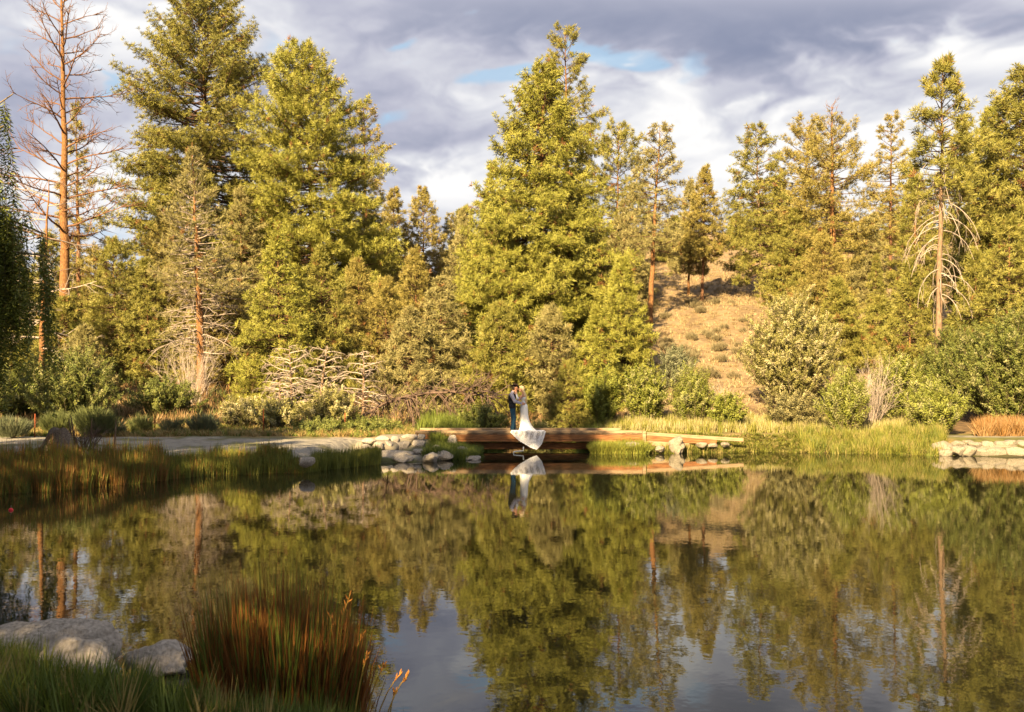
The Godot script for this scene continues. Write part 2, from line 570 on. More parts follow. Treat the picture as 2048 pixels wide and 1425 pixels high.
# o: at [top px, top py, base px, depth], prof [[share of height from the top, half width in px]...], crown = share of height where the foliage ends, n branches, tint, bark, seed
func pine(called: String, label: String, o: Dictionary, group := "") -> Node3D:
	var r := rng(o.seed)
	var d: float = o.at[3]
	var base := on_ground(o.at[2], d, 0.15)
	var top := at(o.at[0], o.at[1], d) - base
	var H := top.y
	var m_px := d / F
	var t := thing(called, label, "tree", base, group)
	var bark: Material = M[o.get("bark", "bark_orange")]
	var r0: float = o.get("girth", H * 0.0125)
	# trunk
	var b := MB.new()
	var pts := PackedVector3Array()
	var rad := PackedFloat32Array()
	var seg := 14
	for k in seg + 1:
		var f := float(k) / seg
		var wob := Vector3(r.randf_range(-1, 1), 0, r.randf_range(-1, 1)) * H * 0.003 * (1.0 if k > 0 and k < seg else 0.0)
		pts.append(top * f + wob)
		rad.append(r0 * (1.0 - 0.93 * pow(f, 0.9)) * (1.35 if k == 0 else 1.0))
	b.tube(pts, rad, 9)
	part("trunk", b.mesh(), bark, t)
	var along := func(f: float) -> Vector3:
		var q := clampf(f, 0.0, 1.0) * seg
		var i0 := mini(int(q), seg - 1)
		return pts[i0].lerp(pts[i0 + 1], q - i0)
	# branches and needle tufts
	var wood := MB.new()
	var where: Array[Transform3D] = []
	var tint := PackedColorArray()
	var pal: Array = PINE_TINTS[o.get("tint", "green")]
	var n := int(o.n * 1.3)
	var crown: float = o.get("crown", 0.85)
	var first: float = o.get("first", 0.012)
	var tuft: float = o.get("tuft", 0.31)
	var gap: float = o.get("gap", 0.33)
	var brown: float = o.get("brown", 0.03)
	for i in n:
		var u := (i + r.randf()) / n
		var f := lerpf(first, crown, pow(u, o.get("pack", 0.85)))
		var L := width_at(o.prof, f) * m_px * r.randf_range(0.62, 1.15)
		if L < 0.12: L = 0.12
		var az := i * 2.39996 + r.randf() * 0.7
		var rise := lerpf(1.0, -0.18, smoothstep(0.0, 0.55, f)) + r.randf_range(-0.22, 0.22)
		var out := Vector3(cos(az), 0, sin(az))
		var p0: Vector3 = along.call(1.0 - f)
		var bp := PackedVector3Array()
		var br := PackedFloat32Array()
		var r_b := minf(0.016 + 0.011 * L, 0.45 * r0)
		var bend := r.randf_range(0.05, 0.30)
		var side := r.randf_range(-0.2, 0.2)
		for k in 5:
			var s := k / 4.0
			bp.append(p0 + (out * s + Vector3(-out.z, 0, out.x) * side * s * s) * L * cos(rise * 0.8) + Vector3(0, L * (sin(rise * 0.8) * s + bend * (s * s - 0.55 * s)), 0))
			br.append(lerpf(r_b, 0.008, s))
		var bare: bool = r.randf() < o.get("bare", 0.0) + (o.get("bare_low", 0.0) if f > crown * 0.7 else 0.0)
		if bare:
			limb(wood, r, p0, out + Vector3(0, r.randf_range(-0.1, 0.45), 0), L * r.randf_range(0.5, 1.0), r_b * 0.8, r.randf_range(-0.12, 0.02), 5, 1)
			continue
		wood.tube(bp, br, 4)
		var nt := int(maxf(2.0, L * o.get("twigs", 4.2)))
		for k in nt:
			var s := lerpf(o.get("inner", 0.28), 1.0, (k + r.randf()) / nt)
			var q := s * 4.0
			var i0 := mini(int(q), 3)
			var p := bp[i0].lerp(bp[i0 + 1], q - i0)
			var fwd := (bp[i0 + 1] - bp[i0]).normalized()
			var sgn := 1.0 if k % 2 == 0 else -1.0
			var ang := r.randf_range(0.5, 1.15) * sgn
			var td := fwd.rotated(Vector3.UP, ang) + Vector3(0, r.randf_range(-0.25, 0.85), 0)
			td = td.normalized()
			var tl := minf(L * 0.42, 1.5) * (1.15 - 0.7 * s) * r.randf_range(0.6, 1.2) + 0.12
			wood.tube(PackedVector3Array([p, p + td * tl]), PackedFloat32Array([0.009, 0.004]), 3)
			if bare: continue
			var m := maxi(1, int(tl / gap))
			for e in m:
				var g := (e + 1.0) / m
				if g < 0.3 and r.randf() < 0.6: continue
				var tp := p + td * tl * g + Vector3(r.randf_range(-1, 1), r.randf_range(-1, 1), r.randf_range(-1, 1)) * 0.05
				var sc := tuft * r.randf_range(0.75, 1.2)
				var tdir := td + Vector3(r.randf_range(-.5, .5), r.randf_range(0.1, 0.8), r.randf_range(-.5, .5))
				where.append(Transform3D(frame(tdir, r.randf() * TAU, Vector3(sc, sc, sc)), tp))
				var c: Color = pal[0].lerp(pal[1], r.randf())
				if r.randf() < brown: c = Color(.16, .075, .025)
				tint.append(c)
		if not bare:
			for e in 3:
				var sc2 := tuft * r.randf_range(0.85, 1.25)
				where.append(Transform3D(frame(bp[4] - bp[3] + Vector3(r.randf_range(-.15, .15), 0.15, r.randf_range(-.15, .15)), r.randf() * TAU, Vector3(sc2, sc2, sc2)), bp[4] - (bp[4] - bp[3]) * 0.3 * e))
				tint.append(pal[0].lerp(pal[1], r.randf()))
	part("branches", wood.mesh(), M[o.get("wood", "twig")], t)
	if where.size():
		copies("crown", S["tuft%d" % (int(o.seed) % 3)], M.needles, t, where, tint)
	return t

# A bare branching limb: a bent tube with forks, drawn into b
func limb(b: MB, r: RandomNumberGenerator, p: Vector3, dir: Vector3, L: float, rad: float, sag: float, forks: int, depth: int) -> void:
	var pts := PackedVector3Array()
	var rr := PackedFloat32Array()
	var d := dir.normalized()
	var n := 6 if depth > 0 else 4
	var q := p
	for k in n + 1:
		pts.append(q)
		rr.append(lerpf(rad, rad * 0.25, float(k) / n))
		d = (d + Vector3(r.randf_range(-1, 1), r.randf_range(-1, 1), r.randf_range(-1, 1)) * 0.16 + Vector3(0, sag, 0)).normalized()
		q += d * L / n
	b.tube(pts, rr, 5 if depth > 1 else 3)
	if depth <= 0: return
	for k in forks:
		var s := r.randf_range(0.2, 0.97) * n
		var i0 := mini(int(s), n - 1)
		var at_ := pts[i0].lerp(pts[i0 + 1], s - i0)
		var fwd := (pts[i0 + 1] - pts[i0]).normalized()
		var side := fwd.cross(Vector3(r.randf_range(-1, 1), r.randf_range(-1, 1), r.randf_range(-1, 1))).normalized()
		limb(b, r, at_, fwd * 0.9 + side * r.randf_range(0.5, 1.1), L * r.randf_range(0.22, 0.5), rad * 0.45, sag * 1.3, maxi(2, forks / 2), depth - 1)

# A dead standing tree: bare trunk and limbs
func snag(called: String, label: String, o: Dictionary, group := "") -> Node3D:
	var r := rng(o.seed)
	var d: float = o.at[3]
	var base := on_ground(o.at[2], d, 0.15)
	var top := at(o.at[0], o.at[1], d) - base
	var t := thing(called, label, "tree", base, group)
	var H := top.length()
	var r0: float = o.get("girth", H * 0.013)
	var b := MB.new()
	var pts := PackedVector3Array()
	var rad := PackedFloat32Array()
	for k in 13:
		var f := k / 12.0
		pts.append(top * f + Vector3(r.randf_range(-1, 1), 0, r.randf_range(-1, 1)) * H * 0.003)
		rad.append(r0 * (1.0 - 0.9 * f) * (1.3 if k == 0 else 1.0))
	b.tube(pts, rad, 9, Color.WHITE, true)
	part("trunk", b.mesh(), M[o.get("bark", "bark_orange")], t)
	var w := MB.new()
	var n: int = o.n
	for i in n:
		var f := lerpf(o.get("low", 0.25), 0.985, (i + r.randf()) / n)
		var az := i * 2.39996 + r.randf()
		var L: float = lerpf(o.reach, o.reach * 0.42, pow(f, 1.5)) * d / F * r.randf_range(0.6, 1.1)
		var q := f * 12.0
		var i0 := mini(int(q), 11)
		var p := pts[i0].lerp(pts[i0 + 1], q - i0)
		var up: float = lerpf(o.get("up_low", -0.1), o.get("up_high", 0.7), f)
		limb(w, r, p, Vector3(cos(az), up, sin(az)), L, minf(0.02 + 0.012 * L, r0 * 0.4), o.get("sag", 0.03), o.get("forks", 9), 2)
	part("branches", w.mesh(), M[o.get("wood", "dead_grey")], t)
	return t

func build_forest() -> void:
	# --- the trees that stand out, each at its own place
	snag("dead_pine", "tall bare dead pine with orange trunk beside the hanging willow", {"at": [124, -60, 131, 60], "n": 58, "reach": 175, "seed": 1, "low": 0.32, "girth": 0.36, "wood": "bark_brown", "sag": 0.03})
	snag("dead_pine", "thin dead trunk with pale grey drooping limbs beside tall bare pine", {"at": [97, 360, 80, 52], "n": 16, "reach": 150, "seed": 2, "low": 0.22, "girth": 0.2, "wood": "dead_grey", "up_high": 0.2, "sag": -0.02})
	pine("pine_tree", "spindly sparse pine with thin top close behind tall bare trunk", {"at": [150, 200, 160, 74], "prof": [[0, 4], [0.2, 22], [0.5, 55], [0.8, 80]], "crown": 0.92, "n": 85, "seed": 3, "tint": "ochre", "gap": 0.34, "bare": 0.25, "bark": "bark_brown", "inner": 0.35})
	pine("pine_tree", "largest broad pine, its top touching the clouds, reddish trunk showing", {"at": [410, -18, 402, 76], "prof": [[0, 16], [0.06, 60], [0.16, 112], [0.3, 150], [0.5, 175], [0.7, 185], [1, 150]], "crown": 0.86, "n": 250, "seed": 4, "tint": "green", "inner": 0.34})
	pine("pine_tree", "thin greyish pine full of bare twigs with orange foot of trunk", {"at": [384, 285, 405, 54], "prof": [[0, 4], [0.2, 38], [0.5, 92], [0.75, 100], [1, 60]], "crown": 0.84, "n": 170, "seed": 5, "tint": "dull", "gap": 0.36, "bare": 0.28, "bare_low": 0.6, "wood": "dead_grey", "tuft": 0.24, "girth": 0.27})
	pine("pine_tree", "bright green broad conical pine beside the largest pine", {"at": [603, 93, 640, 70], "prof": [[0, 16], [0.1, 62], [0.25, 115], [0.45, 150], [0.7, 180], [1, 150]], "crown": 0.9, "n": 240, "seed": 6, "tint": "bright"})
	pine("pine_tree", "open rounded brownish pine top behind bright conical pine", {"at": [728, 208, 735, 92], "prof": [[0, 22], [0.1, 38], [0.3, 52], [0.6, 60], [1, 50]], "crown": 0.75, "n": 80, "seed": 7, "tint": "ochre", "gap": 0.36, "inner": 0.42})
	pine("pine_tree", "small ochre pine with pale thin trunk, left edge of sky gap".replace(", left edge of sky gap", " beside the open sky"), {"at": [788, 378, 785, 88], "prof": [[0, 6], [0.15, 22], [0.4, 40], [0.8, 48]], "crown": 0.8, "n": 110, "seed": 8, "tint": "ochre", "bark": "bark_pale"})
	pine("pine_tree", "slender ochre green pine standing alone under the lavender cloud", {"at": [846, 378, 848, 92], "prof": [[0, 7], [0.15, 25], [0.4, 44], [0.8, 56]], "crown": 0.92, "n": 130, "seed": 9, "tint": "ochre"})
	pine("pine_tree", "short pale pine peeping over its neighbours below the sky gap", {"at": [902, 430, 902, 96], "prof": [[0, 6], [0.3, 30], [0.8, 45]], "crown": 0.92, "n": 90, "seed": 10, "tint": "dull"})
	pine("pine_tree", "pointed young pine on shoulder of the great conical pine", {"at": [985, 322, 985, 68], "prof": [[0, 6], [0.2, 22], [0.5, 50], [1, 80]], "crown": 0.95, "n": 140, "seed": 11, "tint": "bright", "tuft": 0.27})
	pine("pine_tree", "slim green pine with fine top below the pointed young pine", {"at": [930, 415, 935, 70], "prof": [[0, 6], [0.2, 25], [0.6, 60], [1, 80]], "crown": 0.95, "n": 130, "seed": 12, "tint": "dull", "tuft": 0.27})
	pine("pine_tree", "great dense conical pine rising straight behind the couple", {"at": [1088, 132, 1072, 56], "prof": [[0, 16], [0.08, 48], [0.2, 75], [0.4, 110], [0.62, 165], [0.85, 200], [1, 170]], "crown": 0.97, "n": 300, "seed": 13, "tint": "bright", "tuft": 0.27, "gap": 0.24, "girth": 0.3})
	pine("pine_tree", "tall open pine with clumped crown rising behind great conical pine", {"at": [1130, 66, 1140, 86], "prof": [[0, 26], [0.08, 42], [0.25, 70], [0.4, 80], [0.6, 70], [1, 50]], "crown": 0.7, "n": 82, "seed": 14, "tint": "green", "gap": 0.36, "twigs": 5.0, "inner": 0.45})
	pine("pine_tree", "open dark trunked pine with rounded top beside orange stemmed pine", {"at": [1238, 256, 1232, 84], "prof": [[0, 20], [0.12, 45], [0.35, 72], [0.7, 80], [1, 50]], "crown": 0.85, "n": 88, "seed": 15, "tint": "green", "bark": "bark_brown", "gap": 0.36, "inner": 0.42})
	pine("pine_tree", "thin crowned pine with long bare bright orange trunk on slope", {"at": [1320, 255, 1299, 72], "prof": [[0, 10], [0.1, 38], [0.35, 58], [0.6, 66], [1, 30]], "crown": 0.62, "n": 58, "seed": 16, "tint": "dull", "gap": 0.34, "girth": 0.24, "inner": 0.42})
	pine("pine_tree", "narrow pointed ochre pine with dark trunk on the tan slope", {"at": [1411, 334, 1405, 84], "prof": [[0, 5], [0.15, 18], [0.4, 36], [0.7, 50], [1, 40]], "crown": 0.68, "n": 120, "seed": 17, "tint": "ochre", "bark": "bark_brown", "tuft": 0.28})
	pine("pine_tree", "shorter narrow pine touching the pointed ochre pine", {"at": [1381, 366, 1378, 86], "prof": [[0, 5], [0.2, 18], [0.6, 36], [1, 40]], "crown": 0.8, "n": 100, "seed": 18, "tint": "dull"})
	pine("pine_tree", "full crowned pine with pale trunk above the round willow bush", {"at": [1512, 252, 1526, 88], "prof": [[0, 10], [0.1, 32], [0.25, 55], [0.5, 72], [0.8, 75]], "crown": 0.86, "n": 105, "seed": 19, "tint": "green", "bark": "bark_pale", "inner": 0.38, "gap": 0.36})
	pine("pine_tree", "round topped pine pressed against the dead topped pine", {"at": [1618, 254, 1600, 92], "prof": [[0, 22], [0.1, 45], [0.3, 65], [0.6, 80], [1, 60]], "crown": 0.85, "n": 95, "seed": 20, "tint": "ochre", "inner": 0.4, "gap": 0.36})
	var dt := pine("pine_tree", "pine with dead bare top and thick bright orange trunk", {"at": [1664, 212, 1668, 80], "prof": [[0, 20], [0.1, 28], [0.18, 55], [0.35, 80], [0.7, 95], [1, 60]], "crown": 0.9, "first": 0.13, "n": 88, "seed": 21, "tint": "ochre", "girth": 0.36, "pack": 1.0, "inner": 0.4, "gap": 0.36})
	dead_top(dt, at(1664, 212, 80) - dt.position, 80, 44)
	pine("pine_tree", "slender dark stemmed pine standing against white sky", {"at": [1784, 228, 1782, 98], "prof": [[0, 10], [0.15, 28], [0.4, 48], [0.7, 62], [1, 40]], "crown": 0.75, "n": 72, "seed": 22, "tint": "ochre", "bark": "bark_brown", "inner": 0.4, "gap": 0.36})
	pine("pine_tree", "tall pine with pale trunk and curling grey dead lower limbs", {"at": [1888, 112, 1875, 50], "prof": [[0, 8], [0.08, 30], [0.2, 58], [0.33, 66], [0.5, 60]], "crown": 0.42, "n": 70, "seed": 23, "tint": "green", "bark": "bark_pale", "girth": 0.21, "gap": 0.36, "inner": 0.42, "bare": 0.15})
	curling_limbs()
	pine("pine_tree", "reddish pine trunk close behind curling grey limbs", {"at": [1925, 260, 1906, 64], "prof": [[0, 10], [0.2, 40], [0.6, 60], [1, 40]], "crown": 0.5, "n": 70, "seed": 24, "tint": "green"})
	pine("pine_tree", "massive full pine at the end of the wood by the leafy willow", {"at": [2052, 150, 2040, 56], "prof": [[0, 20], [0.1, 60], [0.3, 110], [0.6, 140], [1, 120]], "crown": 0.95, "n": 240, "seed": 25, "tint": "green", "bark": "bark_brown"})
	pine("pine_tree", "dense pine nestling against the massive full pine", {"at": [1982, 215, 1985, 62], "prof": [[0, 12], [0.15, 35], [0.4, 60], [1, 85]], "crown": 0.95, "n": 160, "seed": 26, "tint": "bright"})
	# --- younger pines that fill the middle height
	var young := [
		["bushy bright young pine below bright conical pine", 555, 470, 560, 50, 95, "bright"],
		["young pine with drooping boughs above pale dead stems", 640, 500, 650, 52, 85, "green"],
		["young ochre pine filling gap under the slender ochre pine", 830, 500, 835, 62, 70, "ochre"],
		["low bushy pine just above the fallen tree", 880, 560, 885, 50, 90, "dull"],
		["broad low pine crowding the great conical pine", 965, 500, 970, 58, 85, "bright"],
		["bright young pine below the long orange trunk", 1245, 520, 1240, 52, 72, "bright"],
		["rounded young pine close under great conical pine", 1180, 470, 1185, 58, 75, "green"],
		["young pine behind the round willow bush", 1672, 560, 1690, 56, 60, "green"],
		["small pointed pine beside the curling grey limbs", 1822, 520, 1818, 52, 52, "green"],
		["leafy young pine on slope under dark stemmed pine", 1745, 430, 1735, 78, 55, "dull"],
		["green pine filling the gap under round topped pine", 1590, 420, 1595, 80, 75, "green"],
		["dense young pine shading the leafy shore bush", 225, 480, 232, 60, 85, "green"],
		["young pine among the thin stems beside the greyish pine", 290, 520, 300, 58, 60, "green"],
		["low ochre pine behind the pale dead stems", 715, 520, 722, 60, 70, "ochre"],
		["young pine at foot of the spindly sparse pine", 165, 660, 172, 52, 60, "dull"],
		["bushy pine under the massive full pine", 2020, 430, 2015, 50, 90, "green"],
		["tangled dull pine filling the wood left of bright conical pine".replace("left of", "beside"), 480, 380, 485, 66, 90, "dull"],
		["ochre pine low in the wood near the thin greyish pine", 330, 420, 335, 68, 80, "ochre"],
		["pine with sparse needles beneath the spindly pine", 95, 470, 100, 66, 80, "green"],
		["pine deep in the wood beside the dead pines", 30, 520, 30, 60, 80, "green"],
		["ochre pine beneath the small ochre pine", 770, 560, 775, 54, 80, "ochre"],
		["dull bushy pine left standing over the fallen tree".replace("left ", ""), 820, 620, 822, 48, 75, "dull"],
		["low green pine just behind the groom", 1000, 610, 1005, 49, 80, "green"],
		["low dull pine just behind the bride", 1100, 620, 1110, 49, 75, "dull"],
		["rounded green pine above the lime shrubs", 1195, 620, 1200, 48, 60, "bright"],
		["dull green pine under the open dark trunked pine", 1250, 400, 1245, 80, 60, "dull"],
		["bushy ochre pine at foot of the dead topped pine", 1645, 470, 1650, 72, 70, "ochre"],
		["green pine low behind wide lime shrub", 1760, 600, 1765, 60, 55, "green"],
		["tall young pine between the white sky pine and pale trunk", 1830, 330, 1832, 76, 55, "green"],
		["dense young pine behind the leafy willow", 1950, 500, 1955, 52, 70, "green"],
		["tangled ochre pine under largest broad pine", 440, 520, 450, 58, 85, "ochre"],
		["green pine behind the leafy shore bush", 130, 600, 120, 55, 70, "green"],
	]
	for k in young.size():
		var y: Array = young[k]
		pine("young_pine", y[0], {"at": [y[1], y[2], y[3], y[4]], "prof": [[0, 6], [0.25, y[5] * 0.45], [0.6, y[5] * 0.9], [1, y[5]]], "crown": 0.96, "n": 130, "seed": 40 + k, "tint": y[6], "tuft": 0.25, "gap": 0.25})
	pine("small_pine", "small cone shaped pine close by the footbridge", {"at": [1137, 726, 1140, 43], "prof": [[0, 5], [0.3, 26], [0.7, 46], [1, 50]], "crown": 0.97, "n": 110, "seed": 60, "tint": "green", "tuft": 0.16, "gap": 0.16})
	pine("small_pine", "thin little pine on slope below the dark stemmed pine", {"at": [1752, 512, 1755, 66], "prof": [[0, 3], [0.3, 14], [0.8, 24], [1, 20]], "crown": 0.7, "n": 60, "seed": 61, "tint": "green", "tuft": 0.2})
	# --- pines farther up the slope, alike but for their place
	var far := []
	for k in 4:
		var f := pine("far_pine", "distant pine among the crowd of pines up the slope", {"at": [[700, 1000, 1150, 1350][k], 420, [700, 1000, 1150, 1350][k], 112], "prof": [[0, 7], [0.2, 26], [0.5, 42], [0.9, 50]], "crown": 0.88, "n": 95, "seed": 70 + k, "tint": ["green", "ochre", "dull", "green"][k], "tuft": 0.36, "gap": 0.36}, "pines up the slope")
		far.append(f)
	var r := rng(99)
	var spots := []
	for k in 44:
		var px := -60.0 + 2160.0 * (k + r.randf() * 0.8) / 44.0
		var d := r.randf_range(98, 145)
		if px > 1270 and px < 1500 and r.randf() < 0.6: continue
		if px > 1700 and px < 1780: continue
		spots.append([px, d])
	for k in spots.size():
		var src: Node3D = far[k % 4]
		var c: Node3D = src.duplicate()
		c.name = numbered("far_pine")
		add_child(c)
		c.position = on_ground(spots[k][0], spots[k][1], 0.15)
		c.rotation.y = r.randf() * TAU
		var sc := r.randf_range(0.7, 1.05) * (0.8 if spots[k][0] > 1150.0 else 1.0)
		c.scale = Vector3(sc, sc * r.randf_range(0.85, 1.0), sc)
	for f in far:
		f.scale = Vector3(0.9, 0.85, 0.9)
	# --- trees beside and behind the camera that shade the near bank
	var shade := [[-9.6, -8.8, 20, 3.2], [-12.7, -9.6, 24, 3.5], [-18.2, -8.5, 14, 3.2], [-25, -9, 15, 3.8], [-29, -25, 15, 4.5], [-35, -30, 16, 5.0], [-8.0, 5.0, 15, 4.0], [-13.0, 2.0, 15, 4.0]]
	for k in shade.size():
		var s: Array = shade[k]
		var sh: Node3D = get_node("young_pine").duplicate()
		sh.name = numbered("shade_pine")
		add_child(sh)
		sh.position = Vector3(s[0], ground(s[0], s[1]) - 0.15, s[1])
		sh.scale = Vector3(s[3] / 2.4, s[2] / 8.6, s[3] / 2.4)
		sh.rotation.y = k * 1.3
		tag(sh, "bushy pine standing on the near bank beside the pond", "tree", "pines on the near bank")

func dead_top(t: Node3D, top: Vector3, d: float, reach: float) -> void:
	var r := rng(77)
	var w := MB.new()
	for k in 14:
		var p := top * (0.86 + 0.14 * k / 13.0)
		var az := k * 2.4
		limb(w, r, p, Vector3(cos(az), 0.35 + 0.05 * k, sin(az)), reach * d / F * r.randf_range(0.5, 1.0) * (1.0 - 0.03 * k), 0.03, 0.08, 4, 1)
	part("dead_twigs", w.mesh(), M.bark_orange, t)

func curling_limbs() -> void:
	# grey limbs that hang and curl from the pale trunk
	var t: Node3D
	for c in get_children():
		if c.has_meta("label") and str(c.get_meta("label")).begins_with("tall pine with pale trunk"):
			t = c
	var r := rng(78)
	var w := MB.new()
	for k in 46:
		var p := at(1880, lerpf(310, 590, (k + r.randf()) / 46.0), 50) - t.position
		var az := r.randf() * TAU
		var L := r.randf_range(1.4, 3.2)
		var pts := PackedVector3Array()
		var rad := PackedFloat32Array()
		var dir := Vector3(cos(az), r.randf_range(-0.1, 0.5), sin(az))
		var q := p
		for e in 9:
			pts.append(q)
			rad.append(lerpf(0.026, 0.009, e / 8.0))
			dir = (dir + Vector3(r.randf_range(-.1, .1), -0.27 if e < 6 else 0.02, r.randf_range(-.1, .1)) - Vector3(cos(az), 0, sin(az)) * (0.1 if e > 4 else 0.0)).normalized()
			q += dir * L / 8.0
		w.tube(pts, rad, 4)
		for e in 3:
			var j := r.randi_range(2, 7)
			limb(w, r, pts[j], (pts[j + 1] - pts[j]).normalized() + Vector3(r.randf_range(-1, 1), r.randf_range(-.6, .2), r.randf_range(-1, 1)), L * 0.3, 0.012, -0.15, 2, 1)
	part("hanging_limbs", w.mesh(), M.dead_grey, t)

# ---------------------------------------------------------------- leafy shrubs
# o: px, d, w = half width m, h = height m, n stems, leaf 0 broad / 1 narrow, pal two colours, size of a leafy twig, up = how upright
func bush(called: String, label: String, o: Dictionary, group := "") -> Node3D:
	var r := rng(o.seed)
	var base := on_ground(o.px, o.d, 0.05)
	var t := thing(called, label, "shrub", base, group)
	var wood := MB.new()
	var where: Array[Transform3D] = []
	var tint := PackedColorArray()
	var w: float = o.w
	var h: float = o.h
	var up: float = o.get("up", 0.3)
	var size: float = o.get("size", 0.30)
	var dens: float = o.get("dens", 1.0)
	var lump := FastNoiseLite.new()
	lump.seed = o.seed
	lump.frequency = 0.9
	for k in int(o.n):
		var az := k * 2.39996 + r.randf() * 0.8
		var q := sqrt((k + 0.5) / float(o.n))                 # 0 middle, 1 rim
		var tipr := w * q * (1.0 - 0.55 * up)
		var tiph := h * (sqrt(maxf(0.0, 1.0 - q * q * 0.86)) * (1.0 - 0.25 * up) + 0.25 * up) * r.randf_range(0.72, 1.0)
		var k2 := 1.0 + 0.30 * lump.get_noise_2d(cos(az) * 2.0 + q * 3.0, sin(az) * 2.0)
		var tip := Vector3(cos(az) * tipr * k2, tiph * k2, sin(az) * tipr * k2)
		var foot := Vector3(cos(az), 0, sin(az)) * w * 0.22 * q
		var mid := foot.lerp(tip, 0.5) + Vector3(0, tiph * 0.14, 0)
		var pts := PackedVector3Array()
		var rad := PackedFloat32Array()
		for e in 6:
			var s := e / 5.0
			pts.append(foot.lerp(mid, s).lerp(mid.lerp(tip, s), s))
			rad.append(lerpf(o.get("girth", 0.018), 0.004, s))
		wood.tube(pts, rad, 3)
		var L := foot.distance_to(tip)
		var m := int(maxf(4.0, L * 6.0 * dens))
		for e in m:
			var s := lerpf(o.get("bare", 0.06), 1.0, (e + r.randf()) / m)
			var i0 := mini(int(s * 5.0), 4)
			var p := pts[i0].lerp(pts[i0 + 1], s * 5.0 - i0)
			var fwd := (pts[i0 + 1] - pts[i0]).normalized()
			var td := (fwd * (0.5 + up) + Vector3(r.randf_range(-1, 1), r.randf_range(-0.15, 0.8), r.randf_range(-1, 1)) * (1.0 - 0.5 * up)).normalized()
			var tl := minf(0.42 * L, 0.9) * r.randf_range(0.3, 1.0) * (1.1 - 0.5 * s)
			if r.randf() < 0.5:
				wood.tube(PackedVector3Array([p, p + td * tl]), PackedFloat32Array([0.005, 0.003]), 3)
			for c in 3:
				var sc := size * r.randf_range(0.7, 1.25)
				var pp := p + td * tl * (c + 0.4 * r.randf()) / 2.6
				var dd := td + Vector3(r.randf_range(-.6, .6), r.randf_range(-.2, .6), r.randf_range(-.6, .6)) * (1.0 - up)
				where.append(Transform3D(frame(dd, r.randf() * TAU, Vector3(sc, sc, sc)), pp))
				var col: Color = o.pal[0].lerp(o.pal[1], r.randf())
				if r.randf() < o.get("third", 0.0): col = o.pal[2]
				tint.append(col)
	part("stems", wood.mesh(), M[o.get("wood", "stem")], t)
	copies("foliage", S["spray%d%d" % [o.get("leaf", 0), int(o.seed) % 2]], M.leaves, t, where, tint)
	return t

# bare twiggy shrub: a fan of thin bare stems
func bare_bush(called: String, label: String, px: float, d: float, w: float, h: float, n: int, mat: String, seed_: int) -> void:
	var r := rng(seed_)
	var t := thing(called, label, "shrub", on_ground(px, d, 0.05))
	var b := MB.new()
	for k in n:
		var az := r.randf() * TAU
		var q := sqrt(r.randf())
		var dir := Vector3(cos(az) * q * w, h, sin(az) * q * w)
		limb(b, r, Vector3(cos(az), 0, sin(az)) * q * w * 0.3, dir, dir.length() * r.randf_range(0.6, 1.0), 0.016, 0.0, 5, 1)
	part("stems", b.mesh(), M[mat], t)

# clump of fine upright grey-green stems (sagebrush, rabbitbrush)
func sage(called: String, label: String, px: float, d: float, w: float, h: float, pal: Array, seed_: int, group := "") -> void:
	var r := rng(seed_)
	var t := thing(called, label, "shrub", on_ground(px, d, 0.03), group)
	var b := MB.new()
	for k in 16:
		var az := k * 2.4
		var q := sqrt((k + 0.5) / 16.0)
		var tip := Vector3(cos(az) * w * q * 0.8, h * 0.75 * (1.1 - 0.4 * q), sin(az) * w * q * 0.8)
		b.tube(PackedVector3Array([Vector3.ZERO, tip * 0.5 + Vector3(0, 0.05, 0), tip]), PackedFloat32Array([0.016, 0.009, 0.004]), 3)
	part("stems", b.mesh(), M.stem, t)
	var where: Array[Transform3D] = []
	var tint := PackedColorArray()
	for k in int(260.0 * maxf(0.5, w)):
		var az := r.randf() * TAU
		var q := sqrt(r.randf())
		var hh := r.randf_range(0.12, 0.72) * h * (1.05 - 0.45 * q * q)
		var dir := Vector3(cos(az) * q * 0.75, 1.0, sin(az) * q * 0.75)
		var sc := r.randf_range(0.24, 0.42) * h
		where.append(Transform3D(frame(dir, r.randf() * TAU, Vector3(sc, sc, sc)), Vector3(cos(az) * q * w * (0.35 + 0.65 * hh / h), hh, sin(az) * q * w * (0.35 + 0.65 * hh / h))))
		tint.append(pal[0].lerp(pal[1], r.randf()))
	copies("foliage", S["grass%d" % (seed_ % 3)], M.leaves, t, where, tint)

